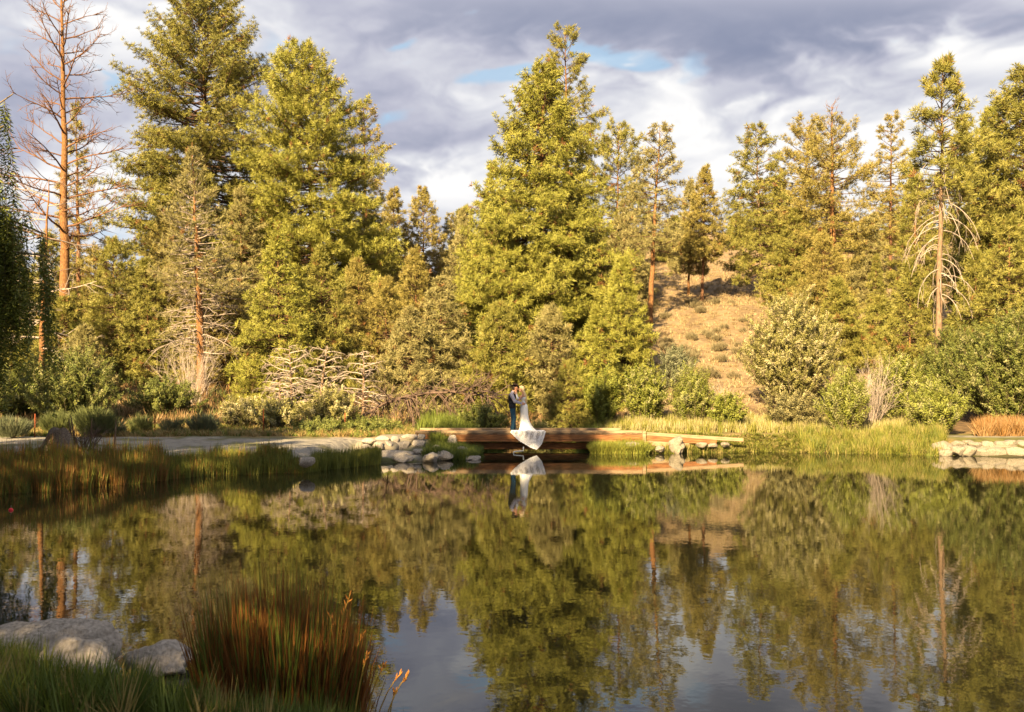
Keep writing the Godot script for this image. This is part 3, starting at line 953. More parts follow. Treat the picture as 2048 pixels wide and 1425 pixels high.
func build_bushes() -> void:
	var pale := [Color(.15, .145, .038), Color(.25, .225, .08), Color(.34, .30, .16)]
	var lime := [Color(.13, .15, .022), Color(.20, .205, .04), Color(.24, .23, .10)]
	var leaf := [Color(.085, .105, .022), Color(.15, .155, .038), Color(.22, .21, .09)]
	var list := [
		["willow_bush", "rounded leafy bush in front of the dead pines", {"px": 140, "d": 44, "w": 2.7, "h": 3.3, "n": 90, "pal": leaf, "third": 0.12}],
		["willow_bush", "great round willow bush with silvery top on the far bank", {"px": 1585, "d": 47, "w": 2.7, "h": 5.7, "n": 130, "pal": pale, "third": 0.3, "up": 0.25}],
		["willow_bush", "large leafy willow overhanging the mortared stones", {"px": 2010, "d": 43, "w": 3.1, "h": 4.9, "n": 130, "pal": leaf, "third": 0.12}],
		["willow_bush", "tall green willow behind the lime shrubs, under curling limbs", {"px": 1900, "d": 47, "w": 1.9, "h": 3.9, "n": 70, "pal": leaf}],
		["shrub", "low pale shrub behind the path by pale dead stems", {"px": 560, "d": 42, "w": 1.5, "h": 1.35, "n": 50, "pal": pale, "third": 0.3}],
		["shrub", "pale spreading shrub nearest the fallen tree", {"px": 665, "d": 42, "w": 1.5, "h": 1.7, "n": 55, "pal": pale, "third": 0.3}],
		["shrub", "small silvery shrub beside the shaded path", {"px": 480, "d": 42.5, "w": 0.9, "h": 1.3, "n": 36, "pal": pale, "third": 0.5}],
		["shrub", "green undergrowth behind the bridge beside the groom", {"px": 960, "d": 42, "w": 1.6, "h": 1.35, "n": 60, "pal": leaf, "up": 0.5}],
		["shrub", "dull undergrowth behind the bride", {"px": 1075, "d": 42.5, "w": 1.0, "h": 1.5, "n": 40, "pal": pale, "up": 0.3}],
		["shrub", "lime shrub beside the small cone shaped pine", {"px": 1205, "d": 43, "w": 1.1, "h": 2.4, "n": 60, "pal": lime, "up": 0.5}],
		["shrub", "tall lime willow shrub between small cone shaped pine and round bush", {"px": 1290, "d": 43.5, "w": 1.4, "h": 2.5, "n": 70, "pal": lime, "up": 0.5, "third": 0.2}],
		["shrub", "feathery pale lime shrub below the tan slope", {"px": 1385, "d": 43, "w": 1.4, "h": 2.3, "n": 70, "pal": lime, "up": 0.6, "third": 0.3, "leaf": 1}],
		["shrub", "small lime shrub at foot of the round willow bush", {"px": 1455, "d": 41.5, "w": 0.9, "h": 1.5, "n": 40, "pal": lime, "up": 0.5}],
		["shrub", "brownish rounded shrub below the round willow bush", {"px": 1590, "d": 41.5, "w": 1.3, "h": 1.6, "n": 60, "pal": [Color(.12, .11, .045), Color(.19, .165, .07)], "up": 0.2}],
		["shrub", "upright silvery lime willow shrub at the water", {"px": 1690, "d": 40, "w": 1.5, "h": 2.3, "n": 80, "pal": lime, "up": 0.7, "leaf": 1, "third": 0.3}],
		["shrub", "wide lime shrub below the bare grey shrub", {"px": 1800, "d": 43.2, "w": 1.7, "h": 2.9, "n": 90, "pal": lime, "up": 0.4, "third": 0.25}],
		["shrub", "lime willow shrub beside the mortared stones", {"px": 1870, "d": 39, "w": 1.5, "h": 1.9, "n": 80, "pal": lime, "up": 0.5, "leaf": 1, "third": 0.2}],
		["shrub", "silvery green round shrub on tan slope", {"px": 1352, "d": 52, "w": 1.1, "h": 2.2, "n": 60, "pal": [Color(.13, .14, .075), Color(.2, .2, .12)], "up": 0.3}],
		["shrub", "leafy green undergrowth beneath the thin greyish pine", {"px": 330, "d": 47, "w": 2.0, "h": 1.9, "n": 50, "pal": leaf}],
		["shrub", "leafy undergrowth under the dead pines", {"px": 30, "d": 46, "w": 2.4, "h": 2.4, "n": 60, "pal": leaf}],
		["shrub", "bright green low plants beside stone abutment", {"px": 745, "d": 40, "w": 1.5, "h": 0.55, "n": 50, "pal": leaf, "size": 0.25}],
		["shrub", "low green plants on the verge by pale shrubs", {"px": 640, "d": 39.6, "w": 1.4, "h": 0.5, "n": 46, "pal": leaf, "size": 0.25}],
	]
	for k in list.size():
		var o: Dictionary = list[k][2]
		o.seed = 200 + k
		bush(list[k][0], list[k][1], o)
	bare_bush("bare_shrub", "fan of bare pinkish grey stems beside round willow bush", 1738, 41.9, 0.9, 2.9, 70, "dead_grey", 301)
	bare_bush("bare_shrub", "low bare grey twigs among the lime shrubs by the stones", 1862, 41, 0.9, 1.9, 30, "dead_grey", 302)
	bare_bush("bare_shrub", "tangle of pale bare twigs round the orange foot of trunk", 385, 51, 1.5, 3.4, 60, "dead_grey", 303)
	bare_bush("bare_shrub", "arching pale dry twigs at edge of tan slope", 1440, 46, 0.9, 1.6, 26, "dead_grey", 304)
	# sage and rabbitbrush along the shaded path
	var grey := [Color(.09, .105, .055), Color(.15, .16, .09)]
	var green := [Color(.07, .085, .03), Color(.13, .145, .05)]
	var sages := [
		["large grey green sage clump beside the rusty post", 28, 36.5, 1.0, 1.0, grey],
		["sage clump with greenish tips behind dark stump", 115, 38.5, 0.9, 1.1, green],
		["tall feathery sage above the dry stakes", 190, 37.5, 1.1, 1.3, green],
		["grey sage clump at far verge of gravel path", 282, 39.5, 0.7, 0.9, green],
		["small sage clump close by thin white wire", 345, 39.5, 0.7, 0.75, grey],
		["wide grey sage clump under the orange trunk foot", 408, 39.5, 1.0, 0.95, grey],
		["small rounded sage by the verge stakes", 232, 38.5, 0.6, 0.7, grey],
	]
	for k in sages.size():
		var s: Array = sages[k]
		sage("sagebrush", s[0], s[1], s[2], s[3], s[4], s[5], 320 + k)
	# tufts of sage dotted over the tan slope
	var r := rng(340)
	for k in 46:
		var px := r.randf_range(1290, 1500) if k < 36 else r.randf_range(1730, 1790)
		var d := r.randf_range(53, 82)
		var w := r.randf_range(0.4, 0.8)
		sage("slope_sage", "dry grey sage tuft on the tan slope", px, d, w, w * 1.0, [Color(.15, .13, .075), Color(.22, .18, .10)], 350 + k, "sage tufts on the tan slope")
	fallen_tree()
	dead_stems()
	willow()
	posts()

func fallen_tree() -> void:
	var base := on_ground(722, 42.5, 0.0)
	var t := thing("fallen_tree", "grey fallen dead tree arching beside the bridge with dangling limbs", "tree", base)
	var r := rng(401)
	var path := [[716, 838], [760, 812], [800, 797], [850, 787], [900, 785], [950, 789], [1000, 797]]
	var pts := PackedVector3Array()
	var rad := PackedFloat32Array()
	for k in path.size():
		pts.append(at(path[k][0], path[k][1], 42.5 + 0.15 * k) - base)
		rad.append(lerpf(0.075, 0.025, k / 6.0))
	var b := MB.new()
	b.tube(pts, rad, 8, Color.WHITE, true)
	part("trunk", b.mesh(), M.dead_brown, t)
	var w := MB.new()
	for k in 90:
		var s := r.randf_range(0.5, 5.9)
		var i0 := int(s)
		var p := pts[i0].lerp(pts[i0 + 1], s - i0)
		var az := r.randf() * TAU
		var down := -1.0 if k % 4 else 0.7
		limb(w, r, p, Vector3(cos(az) * 0.8, 0.45 * absf(down) if k % 3 == 0 else down * 0.5, sin(az) * 0.8), r.randf_range(0.8, 2.0), 0.036, -0.17 if down < 0 else 0.02, 7, 1)
	part("branches", w.mesh(), M.dead_brown, t)

func dead_stems() -> void:
	var list := [
		["pale dead stem with drooping limbs behind the pale shrub", 578, 690, 586, 47, 60],
		["short pale dead stem among drooping pale limbs", 560, 745, 560, 46, 40],
		["leaning pale dead stem near the fallen tree", 655, 690, 634, 47, 60],
		["pale dead stem closest to the fallen tree", 727, 700, 727, 46, 55],
	]
	for k in list.size():
		var s: Array = list[k]
		snag("dead_tree", s[0], {"at": [s[1], s[2], s[3], s[4]], "n": 30, "reach": s[5] * 1.2, "seed": 410 + k, "low": 0.2, "girth": 0.10, "bark": "bark_pale", "wood": "dead_grey", "up_low": 0.3, "up_high": 0.3, "sag": -0.06, "forks": 6})

func willow() -> void:
	# the weeping willow whose outer strands hang into view
	var base := Vector3(-16.6, ground(-16.6, -25.2) - 0.1, -25.2)
	var t := thing("weeping_willow", "weeping willow with long hanging strands at the pond edge", "tree", base)
	var r := rng(420)
	var b := MB.new()
	b.tube(PackedVector3Array([Vector3.ZERO, Vector3(0.1, 2, 0), Vector3(-0.1, 4, 0.1), Vector3(0.2, 7.5, 0)]), PackedFloat32Array([0.5, 0.36, 0.3, 0.2]), 9)
	part("trunk", b.mesh(), M.bark_brown, t)
	var w := MB.new()
	var where: Array[Transform3D] = []
	var tint := PackedColorArray()
	for k in 80:
		var az := k * 2.39996 + r.randf() * 0.4
		var p := Vector3(0, r.randf_range(3.5, 7.4), 0)
		var reach := r.randf_range(1.6, 4.5)
		var hgt := r.randf_range(5.5, 8.2) if k % 3 else r.randf_range(8.5, 12.0)
		var end := Vector3(cos(az) * reach, hgt, sin(az) * reach)
		var mid := p.lerp(end, 0.5) + Vector3(0, 1.2, 0)
		var pts := PackedVector3Array()
		for e in 6:
			var s := e / 5.0
			pts.append(p.lerp(mid, s).lerp(mid.lerp(end, s), s))
		w.tube(pts, PackedFloat32Array([0.09, 0.07, 0.055, 0.04, 0.03, 0.015]), 4)
		# hanging strands from the outer half of the limb
		for e in (15 if hgt < 8.5 else 5):
			var s := r.randf_range(0.45, 1.0) * 5.0
			var i0 := mini(int(s), 4)
			var q := pts[i0].lerp(pts[i0 + 1], s - i0) + Vector3(r.randf_range(-.3, .3), 0, r.randf_range(-.3, .3))
			var L := minf(r.randf_range(1.6, 4.6), q.y - 1.0)
			var sp := PackedVector3Array([q, q + Vector3(cos(az) * 0.15, -L * 0.3, sin(az) * 0.15), q + Vector3(cos(az) * 0.22, -L, sin(az) * 0.22)])
			w.tube(sp, PackedFloat32Array([0.008, 0.005, 0.003]), 3)
			var m := int(L / 0.13)
			for g in m:
				var f := (g + r.randf()) / m
				var sc := r.randf_range(0.30, 0.5)
				where.append(Transform3D(frame(Vector3(r.randf_range(-.3, .3), -1, r.randf_range(-.3, .3)), r.randf() * TAU, Vector3(sc, sc, sc)), sp[0].lerp(sp[2], f) + Vector3(r.randf_range(-.05, .05), 0, r.randf_range(-.05, .05))))
				tint.append(Color(.095, .12, .018).lerp(Color(.165, .175, .032), r.randf()))
	part("branches", w.mesh(), M.stem, t)
	copies("crown", S["spray10"], M.leaves, t, where, tint)

func posts() -> void:
	var list := [
		["rusty fence post beside the large sage clump", 70, 828, 36.8],
		["rusty fence post behind the gravel path by grey sage", 310, 828, 39.2],
		["rusty fence post in front of the pale shrubs", 527, 818, 39.6],
		["rusty fence post near the stone abutment", 690, 826, 39.8],
	]
	for k in list.size():
		var s: Array = list[k]
		var base := on_ground(s[1], s[3], 0.1)
		var h := at(s[1], s[2], s[3]).y - base.y
		var t := thing("fence_post", s[0], "post", base, "")
		var b := MB.new()
		# a T-shaped steel post
		b.box(Vector3(-0.022, 0, -0.004), Vector3(0.022, h, 0.004), 0.001)
		b.box(Vector3(-0.004, 0, -0.03), Vector3(0.004, h - 0.01, -0.0045), 0.001)
		part("shaft", b.mesh(), M.rust, t)
		var p := MB.new()
		for e in 7:
			p.box(Vector3(-0.01, 0.25 + e * h * 0.1, 0.0045), Vector3(0.01, 0.27 + e * h * 0.1, 0.012), 0.002)
		part("studs", p.mesh(), M.rust, t)

# ---------------------------------------------------------------- rocks
func rock_mesh(seed_: int, size: Vector3, block := 0.35, res := 9, rough := 0.16) -> ArrayMesh:
	var n := FastNoiseLite.new()
	n.seed = seed_; n.frequency = 0.9; n.fractal_octaves = 2
	var n2 := FastNoiseLite.new()
	n2.seed = seed_ + 5; n2.frequency = 3.4; n2.fractal_octaves = 3
	var b := MB.new()
	var rc := rng(seed_ + 31)
	var cuts := []
	for k in 11:
		cuts.append([Vector3(rc.randf_range(-1, 1), rc.randf_range(-0.6, 1), rc.randf_range(-1, 1)).normalized(), rc.randf_range(0.62, 0.92)])
	var faces := [[Vector3.RIGHT, Vector3.UP], [Vector3.LEFT, Vector3.UP], [Vector3.UP, Vector3.BACK], [Vector3.DOWN, Vector3.BACK], [Vector3.BACK, Vector3.UP], [Vector3.FORWARD, Vector3.UP]]
	for f in faces:
		var nn: Vector3 = f[0]
		var u: Vector3 = f[1]
		var w := nn.cross(u)
		var start := b.v.size()
		for j in res + 1:
			for i in res + 1:
				var c := nn + u * (2.0 * j / res - 1.0) + w * (2.0 * i / res - 1.0)
				var s := c.normalized()
				var p := s.lerp(c * 0.82, block)
				p *= 1.0 + n.get_noise_3dv(s * 1.1) * 0.42 * (rough / 0.16) + n2.get_noise_3dv(s) * rough * 0.55
				for q in cuts:
					var over: float = p.dot(q[0]) - q[1]
					if over > 0.0: p -= q[0] * over * 0.85
				p *= 1.0 + n2.get_noise_3dv(s * 1.7) * rough * 0.25
				b.add(p * size * 0.55, s)
		for j in res:
			for i in res:
				var k := start + j * (res + 1) + i
				b.tri(k, k + 1, k + res + 1)
				b.tri(k + 1, k + res + 2, k + res + 1)
	# smooth normals from the displaced faces, welded across the seams
	var acc := {}
	for k in range(0, b.i.size(), 3):
		var p0 := b.v[b.i[k]]; var p1 := b.v[b.i[k + 1]]; var p2 := b.v[b.i[k + 2]]
		var g := (p2 - p0).cross(p1 - p0)
		if g.dot(p0 + p1 + p2) < 0.0:
			g = -g
			var sw := b.i[k + 1]; b.i[k + 1] = b.i[k + 2]; b.i[k + 2] = sw
		for e in 3:
			var key := Vector3i((b.v[b.i[k + e]] * 4000.0).round())
			acc[key] = acc.get(key, Vector3.ZERO) + g
	for k in b.v.size():
		b.n[k] = (acc[Vector3i((b.v[k] * 4000.0).round())] as Vector3).normalized()
	return b.mesh()

func rock(called: String, label: String, px: float, py: float, d: float, size: Vector3, seed_: int, mat := "stone", yaw := 0.0, tilt := 0.0, block := 0.35, res := 9, group := "") -> MeshInstance3D:
	var o := part(called, rock_mesh(seed_, size, block, res), M[mat], self, at(px, py, d), Basis(Vector3.UP, yaw) * Basis(Vector3(0, 0, 1), tilt))
	tag(o, label, "rock", group)
	return o

# scatter n copies; place fills [position, direction, scale vector, colour] or returns null
func scatter(called: String, label: String, category: String, mesh: String, n: int, seed_: int, place: Callable) -> void:
	var r := rng(seed_)
	var where: Array[Transform3D] = []
	var tint := PackedColorArray()
	for k in n:
		var q = place.call(r)
		if q == null: continue
		where.append(Transform3D(frame(q[1], r.randf() * TAU, q[2]), q[0]))
		tint.append(q[3])
	var o := copies(called, S[mesh], M.blades, self, where, tint)
	tag(o, label, category, "", "stuff")

func along_shore(px0: float, px1: float, dd: float, back: float, r: RandomNumberGenerator) -> Vector3:
	# a spot near the waterline between two picture columns, up to `back` metres behind it
	var px := r.randf_range(px0, px1)
	var d := 20.0
	while d < 46.0 and shore_distance(gx(px, d), -d) < 0.0:
		d += 0.35
	d += dd + r.randf() * back
	var x := gx(px, d)
	return Vector3(x, maxf(-0.25, ground(x, -d)) - 0.03, -d)

func straight(r: RandomNumberGenerator, lean: float) -> Vector3:
	return Vector3(r.randf_range(-lean, lean), 1.0, r.randf_range(-lean, lean))

func build_banks() -> void:
	var gold := [Color(.15, .15, .025), Color(.20, .19, .035)]
	var rust := [Color(.16, .075, .018), Color(.22, .11, .03)]
	var green := [Color(.075, .10, .018), Color(.13, .155, .025)]
	scatter("rush_bed", "tall rusty green rushes along the shaded shore", "rushes", "rush0", 2600, 501, func(r: RandomNumberGenerator):
		var p := along_shore(-40, 330, -0.5, 1.6, r)
		var h := r.randf_range(0.45, 1.02)
		var c: Color = rust[0].lerp(rust[1], r.randf()) if r.randf() < 0.42 else green[0].lerp(gold[0], r.randf())
		return [p, straight(r, 0.08), Vector3(1.0, h, 1.0), c])
	scatter("rush_bed", "yellow green rushes in front of the gravel path", "rushes", "rush1", 1900, 502, func(r: RandomNumberGenerator):
		var p := along_shore(325, 640, -0.4, 1.2, r)
		var h := r.randf_range(0.4, 0.75) * (0.5 if p.x > -6.7 else 1.0)
		var c: Color = green[0].lerp(gold[1], r.randf())
		if r.randf() < 0.15: c = rust[1]
		return [p, straight(r, 0.08), Vector3(1.0, h, 1.0), c])
	scatter("rush_bed", "short rushes beside the white rock at the shore", "rushes", "rush2", 800, 503, func(r: RandomNumberGenerator):
		var p := along_shore(628, 758, -0.2, 0.9, r)
		return [p, straight(r, 0.08), Vector3(1.0, r.randf_range(0.4, 0.68), 1.0), green[0].lerp(gold[1], r.randf())])
	scatter("grass", "lush grass between the stones and the bridge opening", "grass", "grass0", 900, 504, func(r: RandomNumberGenerator):
		var x := r.randf_range(-3.0, -0.7)
		var z := r.randf_range(-37.2, -33.6)
		if shore_distance(x, z) < -0.15: return null
		return [Vector3(x, maxf(0.0, ground(x, z)) - 0.02, z), straight(r, 0.2), Vector3(0.7, r.randf_range(0.22, 0.45), 0.7), green[0].lerp(green[1], r.randf())])
	scatter("grass", "bright sunlit grass along the far bank", "grass", "grass1", 7000, 505, func(r: RandomNumberGenerator):
		var p := along_shore(1200, 1885, -0.15, 1.7, r)
		if p.z < -39.5: return null
		var k := (0.5 if p.x > 11.0 else 0.3 if p.x < 8.2 else 0.16) * (1.0 + 0.9 * hill_noise.get_noise_2d(p.x * 9.0, p.z * 9.0))
		if r.randf() < 0.5 and p.z < -38.0: return null
		var c: Color = green[0].lerp(gold[1], r.randf())
		if r.randf() < 0.2: c = Color(.26, .21, .08)
		return [p, straight(r, 0.3), Vector3(0.8, r.randf_range(0.4, 1.1) * k, 0.8), c])
	scatter("grass", "bright overhanging grass at the dark bridge opening", "grass", "grass2", 700, 506, func(r: RandomNumberGenerator):
		var x := r.randf_range(3.0, 4.9)
		var z := r.randf_range(-37.3, -36.3)
		return [Vector3(x, maxf(0.0, ground(x, z)) - 0.02, z), straight(r, 0.35), Vector3(0.8, r.randf_range(0.3, 0.6), 0.8), green[1].lerp(gold[1], r.randf())])
	scatter("dry_grass", "straw coloured verge grass behind the gravel path", "grass", "grass2", 3000, 507, func(r: RandomNumberGenerator):
		var px := r.randf_range(-40, 830)
		var d := r.randf_range(37.6, 43.0)
		var c: Color = Color(.23, .155, .055).lerp(Color(.30, .22, .09), r.randf()) if r.randf() < 0.6 else green[0].lerp(green[1], r.randf())
		return [on_ground(px, d, 0.02), straight(r, 0.3), Vector3(0.7, r.randf_range(0.12, 0.34), 0.7), c])
	scatter("dry_grass", "pale seeding grass behind the bank path", "grass", "grass0", 3200, 508, func(r: RandomNumberGenerator):
		var px := r.randf_range(1180, 1900)
		var d := r.randf_range(40.2, 44.5)
		var c: Color = Color(.27, .23, .10).lerp(Color(.33, .29, .15), r.randf()) if r.randf() < 0.55 else gold[0].lerp(gold[1], r.randf())
		return [on_ground(px, d, 0.02), straight(r, 0.25), Vector3(0.7, r.randf_range(0.25, 0.6), 0.7), c])
	scatter("undergrowth", "fresh green undergrowth behind the bridge", "grass", "grass1", 2400, 509, func(r: RandomNumberGenerator):
		var px := r.randf_range(840, 1200)
		var d := r.randf_range(39.8, 45.0)
		var x := gx(px, d)
		if shore_distance(x, -d) < 0.1: return null
		return [on_ground(px, d, 0.02), straight(r, 0.3), Vector3(0.9, r.randf_range(0.35, 0.85), 0.9), green[0].lerp(green[1], r.randf())])
	scatter("dry_grass", "sparse bleached grass over the tan slope", "grass", "grass2", 5200, 510, func(r: RandomNumberGenerator):
		var px := r.randf_range(1240, 1850)
		var d := r.randf_range(46.0, 120.0)
		return [on_ground(px, d, 0.02), straight(r, 0.35), Vector3(1.0, r.randf_range(0.15, 0.4), 1.0), Color(.24, .175, .09).lerp(Color(.32, .25, .14), r.randf())])
	scatter("rust_grass", "rust brown dead grass above the mortared stones", "grass", "grass0", 900, 511, func(r: RandomNumberGenerator):
		var px := r.randf_range(1955, 2090)
		var d := r.randf_range(37.8, 41.0)
		return [on_ground(px, d, 0.02), straight(r, 0.4), Vector3(0.8, r.randf_range(0.3, 0.85), 0.8), rust[0].lerp(Color(.30, .19, .09), r.randf())])
	scatter("forest_floor", "brown litter and dry stalks under the pines", "undergrowth", "grass1", 5200, 512, func(r: RandomNumberGenerator):
		var px := r.randf_range(-60, 1240)
		var d := r.randf_range(43.0, 74.0)
		var c: Color = Color(.17, .10, .045).lerp(Color(.25, .17, .08), r.randf()) if r.randf() < 0.6 else Color(.05, .06, .018).lerp(Color(.10, .11, .03), r.randf())
		return [on_ground(px, d, 0.02), straight(r, 0.5), Vector3(1.4, r.randf_range(0.2, 0.7), 1.4), c])
	abutment()
	# loose rocks at the water by the abutment
	var loose := [
		["flat slab of rock under the stone abutment", 788, 909, 34.2, 1.35, 0.34, "stone"],
		["low wet rock lapped by water below the slab", 803, 920, 33.0, 0.80, 0.36, "stone"],
		["smooth rounded rock half in the water", 861, 918, 33.0, 0.76, 0.38, "stone"],
		["broad rock behind the smooth rounded rock", 885, 912, 33.7, 0.74, 0.36, "stone"],
		["small pale rock among grass tufts by the abutment", 841, 906, 34.4, 0.58, 0.30, "stone"],
		["rock resting in grass close to the bridge beam", 873, 899, 35.4, 0.52, 0.26, "stone"],
		["leaning rock below the bridge deck", 905, 888, 36.6, 0.46, 0.66, "stone"],
		["round rock deep in grass beside the bridge", 919, 903, 35.4, 0.58, 0.34, "stone"],
		["flat thin rock lying alone in the water", 946, 917, 34.0, 0.74, 0.20, "stone"],
		["pale rock showing between the rushes", 614, 924, 28.9, 0.56, 0.30, "stone"],
		["large white upright boulder on the grassy bank", 1353, 892, 36.7, 0.58, 0.60, "stone_pale"],
		["low pale rock below the bridge corner post", 1268, 893, 36.7, 0.74, 0.30, "stone_pale"],
		["small pale rock beside the white boulder", 1320, 898, 36.6, 0.42, 0.26, "stone_pale"],
		["flattened pale rock past the white boulder", 1402, 890, 36.9, 0.44, 0.20, "stone_pale"],
		["small low rock in the bank grass", 1425, 891, 36.9, 0.36, 0.18, "stone_pale"],
		["low rock at the end of the pale rocks", 1450, 890, 37.0, 0.42, 0.20, "stone_pale"],
		["pale rock lying under the bridge opening", 1103, 902, 39.0, 0.62, 0.22, "stone"],
	]
	for k in loose.size():
		var s: Array = loose[k]
		rock("rock", s[0], s[1], s[2], s[3], Vector3(s[4], s[5], s[4] * 0.8), 530 + k, s[6], k * 0.9, 0.0 if k != 6 else 0.5, 0.3, 7)
	stone_wall()
	# the shaded stump with dry stakes behind it
	var st := thing("stump", "dark weathered stump with flared foot among the shore rushes", "stump", on_ground(118, 29.5, 0.1))
	var b := MB.new()
	var rr := rng(560)
	var rings := 9
	for j in rings:
		var f := j / (rings - 1.0)
		for i in 16:
			var a := TAU * i / 16
			var rad := lerpf(0.75, 0.30, pow(f, 0.5)) * (1.0 + 0.16 * sin(a * 5.0 + 1.0) * (1.0 - f) + rr.randf_range(-0.05, 0.05))
			b.add(Vector3(cos(a) * rad, f * 0.78 + (0.1 * sin(a * 2.0) if j == rings - 1 else 0.0), sin(a) * rad * 0.8), Vector3(cos(a), 0.5, sin(a)).normalized())
	for j in rings - 1:
		for i in 16:
			var k := j * 16 + i
			var k2 := j * 16 + (i + 1) % 16
			b.tri(k, k2, k + 16); b.tri(k2, k2 + 16, k + 16)
	var c := b.add(Vector3(0, 0.74, 0), Vector3.UP)
	for i in 16:
		b.tri(c, (rings - 1) * 16 + i, (rings - 1) * 16 + (i + 1) % 16)
	part("body", b.mesh(), M.stone_dark, st)
	var stakes := [["dark broken stake behind the stump", 137, 838, 146, 30.4, "dead_brown"], ["second dark leaning stake by the stump", 141, 832, 152, 30.2, "dead_brown"], ["thin pale dry stake beside the stump", 183, 837, 180, 30.6, "bark_pale"], ["pale stake standing apart from the stump", 231, 840, 228, 31.0, "bark_pale"]]
	for k in stakes.size():
		var s: Array = stakes[k]
		var p := on_ground(s[3], s[4], 0.1)
		var q := at(s[1], s[2], s[4]) - p
		var sb := MB.new()
		sb.tube(PackedVector3Array([Vector3.ZERO, q * 0.5 + Vector3(0.02, 0, 0), q]), PackedFloat32Array([0.035, 0.028, 0.012]), 6, Color.WHITE, true)
		tag(part("stake", sb.mesh(), M[s[5]], self, p), s[0], "stake")
	bare_bush("dry_stalks", "dark dry stalks sprouting behind the stump", 165, 30.3, 0.8, 0.75, 40, "dead_brown", 561)
	# odds and ends on the water
	var ball := SphereMesh.new()
	ball.radius = 0.05; ball.height = 0.1
	var bob := thing("fishing_float", "small red float drifting on the dark water", "float", Vector3(gx(24, 21.0), 0.0, -21.0))
	part("bulb", ball, std("red_plastic", lin(.55, .02, .03), 0.3), bob)
	var stem := MB.new()
	stem.tube(PackedVector3Array([Vector3(0, 0.04, 0), Vector3(0, 0.1, 0)]), PackedFloat32Array([0.008, 0.006]), 6, Color.WHITE, true)
	part("stem", stem.mesh(), M.stone_pale, bob)
	rock("shore_stone", "tiny white stone at the foot of the rusty rushes", 135, 976, 25.2, Vector3(0.22, 0.14, 0.16), 570, "stone_pale", 0.3, 0.0, 0.2, 6)

func abutment() -> void:
	var t := thing("stone_abutment", "mortared fieldstone abutment under the bridge end", "stone wall", at(800, 890, 36.6))
	var core := rock_mesh(581, Vector3(2.1, 0.75, 1.3), 0.75, 10, 0.05)
	part("mortar", core, M.mortar, t, at(800, 889, 37.0) - t.position)
	var core2 := rock_mesh(582, Vector3(1.7, 0.5, 1.2), 0.7, 8, 0.05)
	part("mortar", core2, M.mortar, t, at(755, 893, 36.2) - t.position)
	var stones := [[817, 876, 36.6, .68, .26], [836, 890, 36.35, .54, .38], [805, 892, 36.2, .60, .36], [789, 880, 36.4, .36, .28], [766, 878, 36.3, .56, .24], [755, 893, 35.6, .44, .32], [776, 892, 35.9, .42, .34], [738, 883, 35.6, .5, .26], [733, 897, 35.2, .46, .3], [842, 874, 36.7, .3, .22]]
	for k in stones.size():
		var s: Array = stones[k]
		part("stone", rock_mesh(590 + k, Vector3(s[3], s[4], 0.4), 0.55, 7, 0.09), M.stone, t, at(s[0], s[1], s[2]) - t.position, Basis(Vector3.UP, 0.2 * (k % 3 - 1)))

func stone_wall() -> void:
	var t := thing("stone_wall", "pale mortared boulder wall at the sunny corner of the pond", "stone wall", at(1960, 905, 36.0))
	var core := rock_mesh(601, Vector3(4.4, 0.5, 1.3), 0.85, 12, 0.03)
	part("mortar", core, M.mortar, t, at(1985, 900, 36.3) - t.position)
	var stones := [
		"lower row", [1893, 906, 35.6, .58, .26], [1917, 903, 35.5, .46, .36], [1938, 903, 35.45, .55, .40], [1963, 904, 35.4, .44, .34], [1993, 904, 35.35, .90, .34], [2032, 904, 35.2, .72, .38], [2070, 903, 35.1, .7, .36],
		"upper row", [1886, 894, 35.9, .72, .46], [1915, 889, 36.2, .52, .26], [1938, 886, 36.5, .44, .2], [1950, 891, 36.0, .5, .26], [1975, 890, 36.0, .5, .28], [2000, 889, 36.0, .4, .3], [2022, 888, 35.9, .5, .28], [2046, 889, 35.8, .46, .3], [2075, 888, 35.6, .5, .3],
	]
	for k in stones.size():
		if stones[k] is String: continue
		var s: Array = stones[k]
		part("stone", rock_mesh(610 + k, Vector3(s[3], s[4], 0.5), 0.55, 7, 0.09), M.stone_pale, t, at(s[0], s[1], s[2]) - t.position, Basis(Vector3.UP, 0.25 * (k % 3 - 1)))

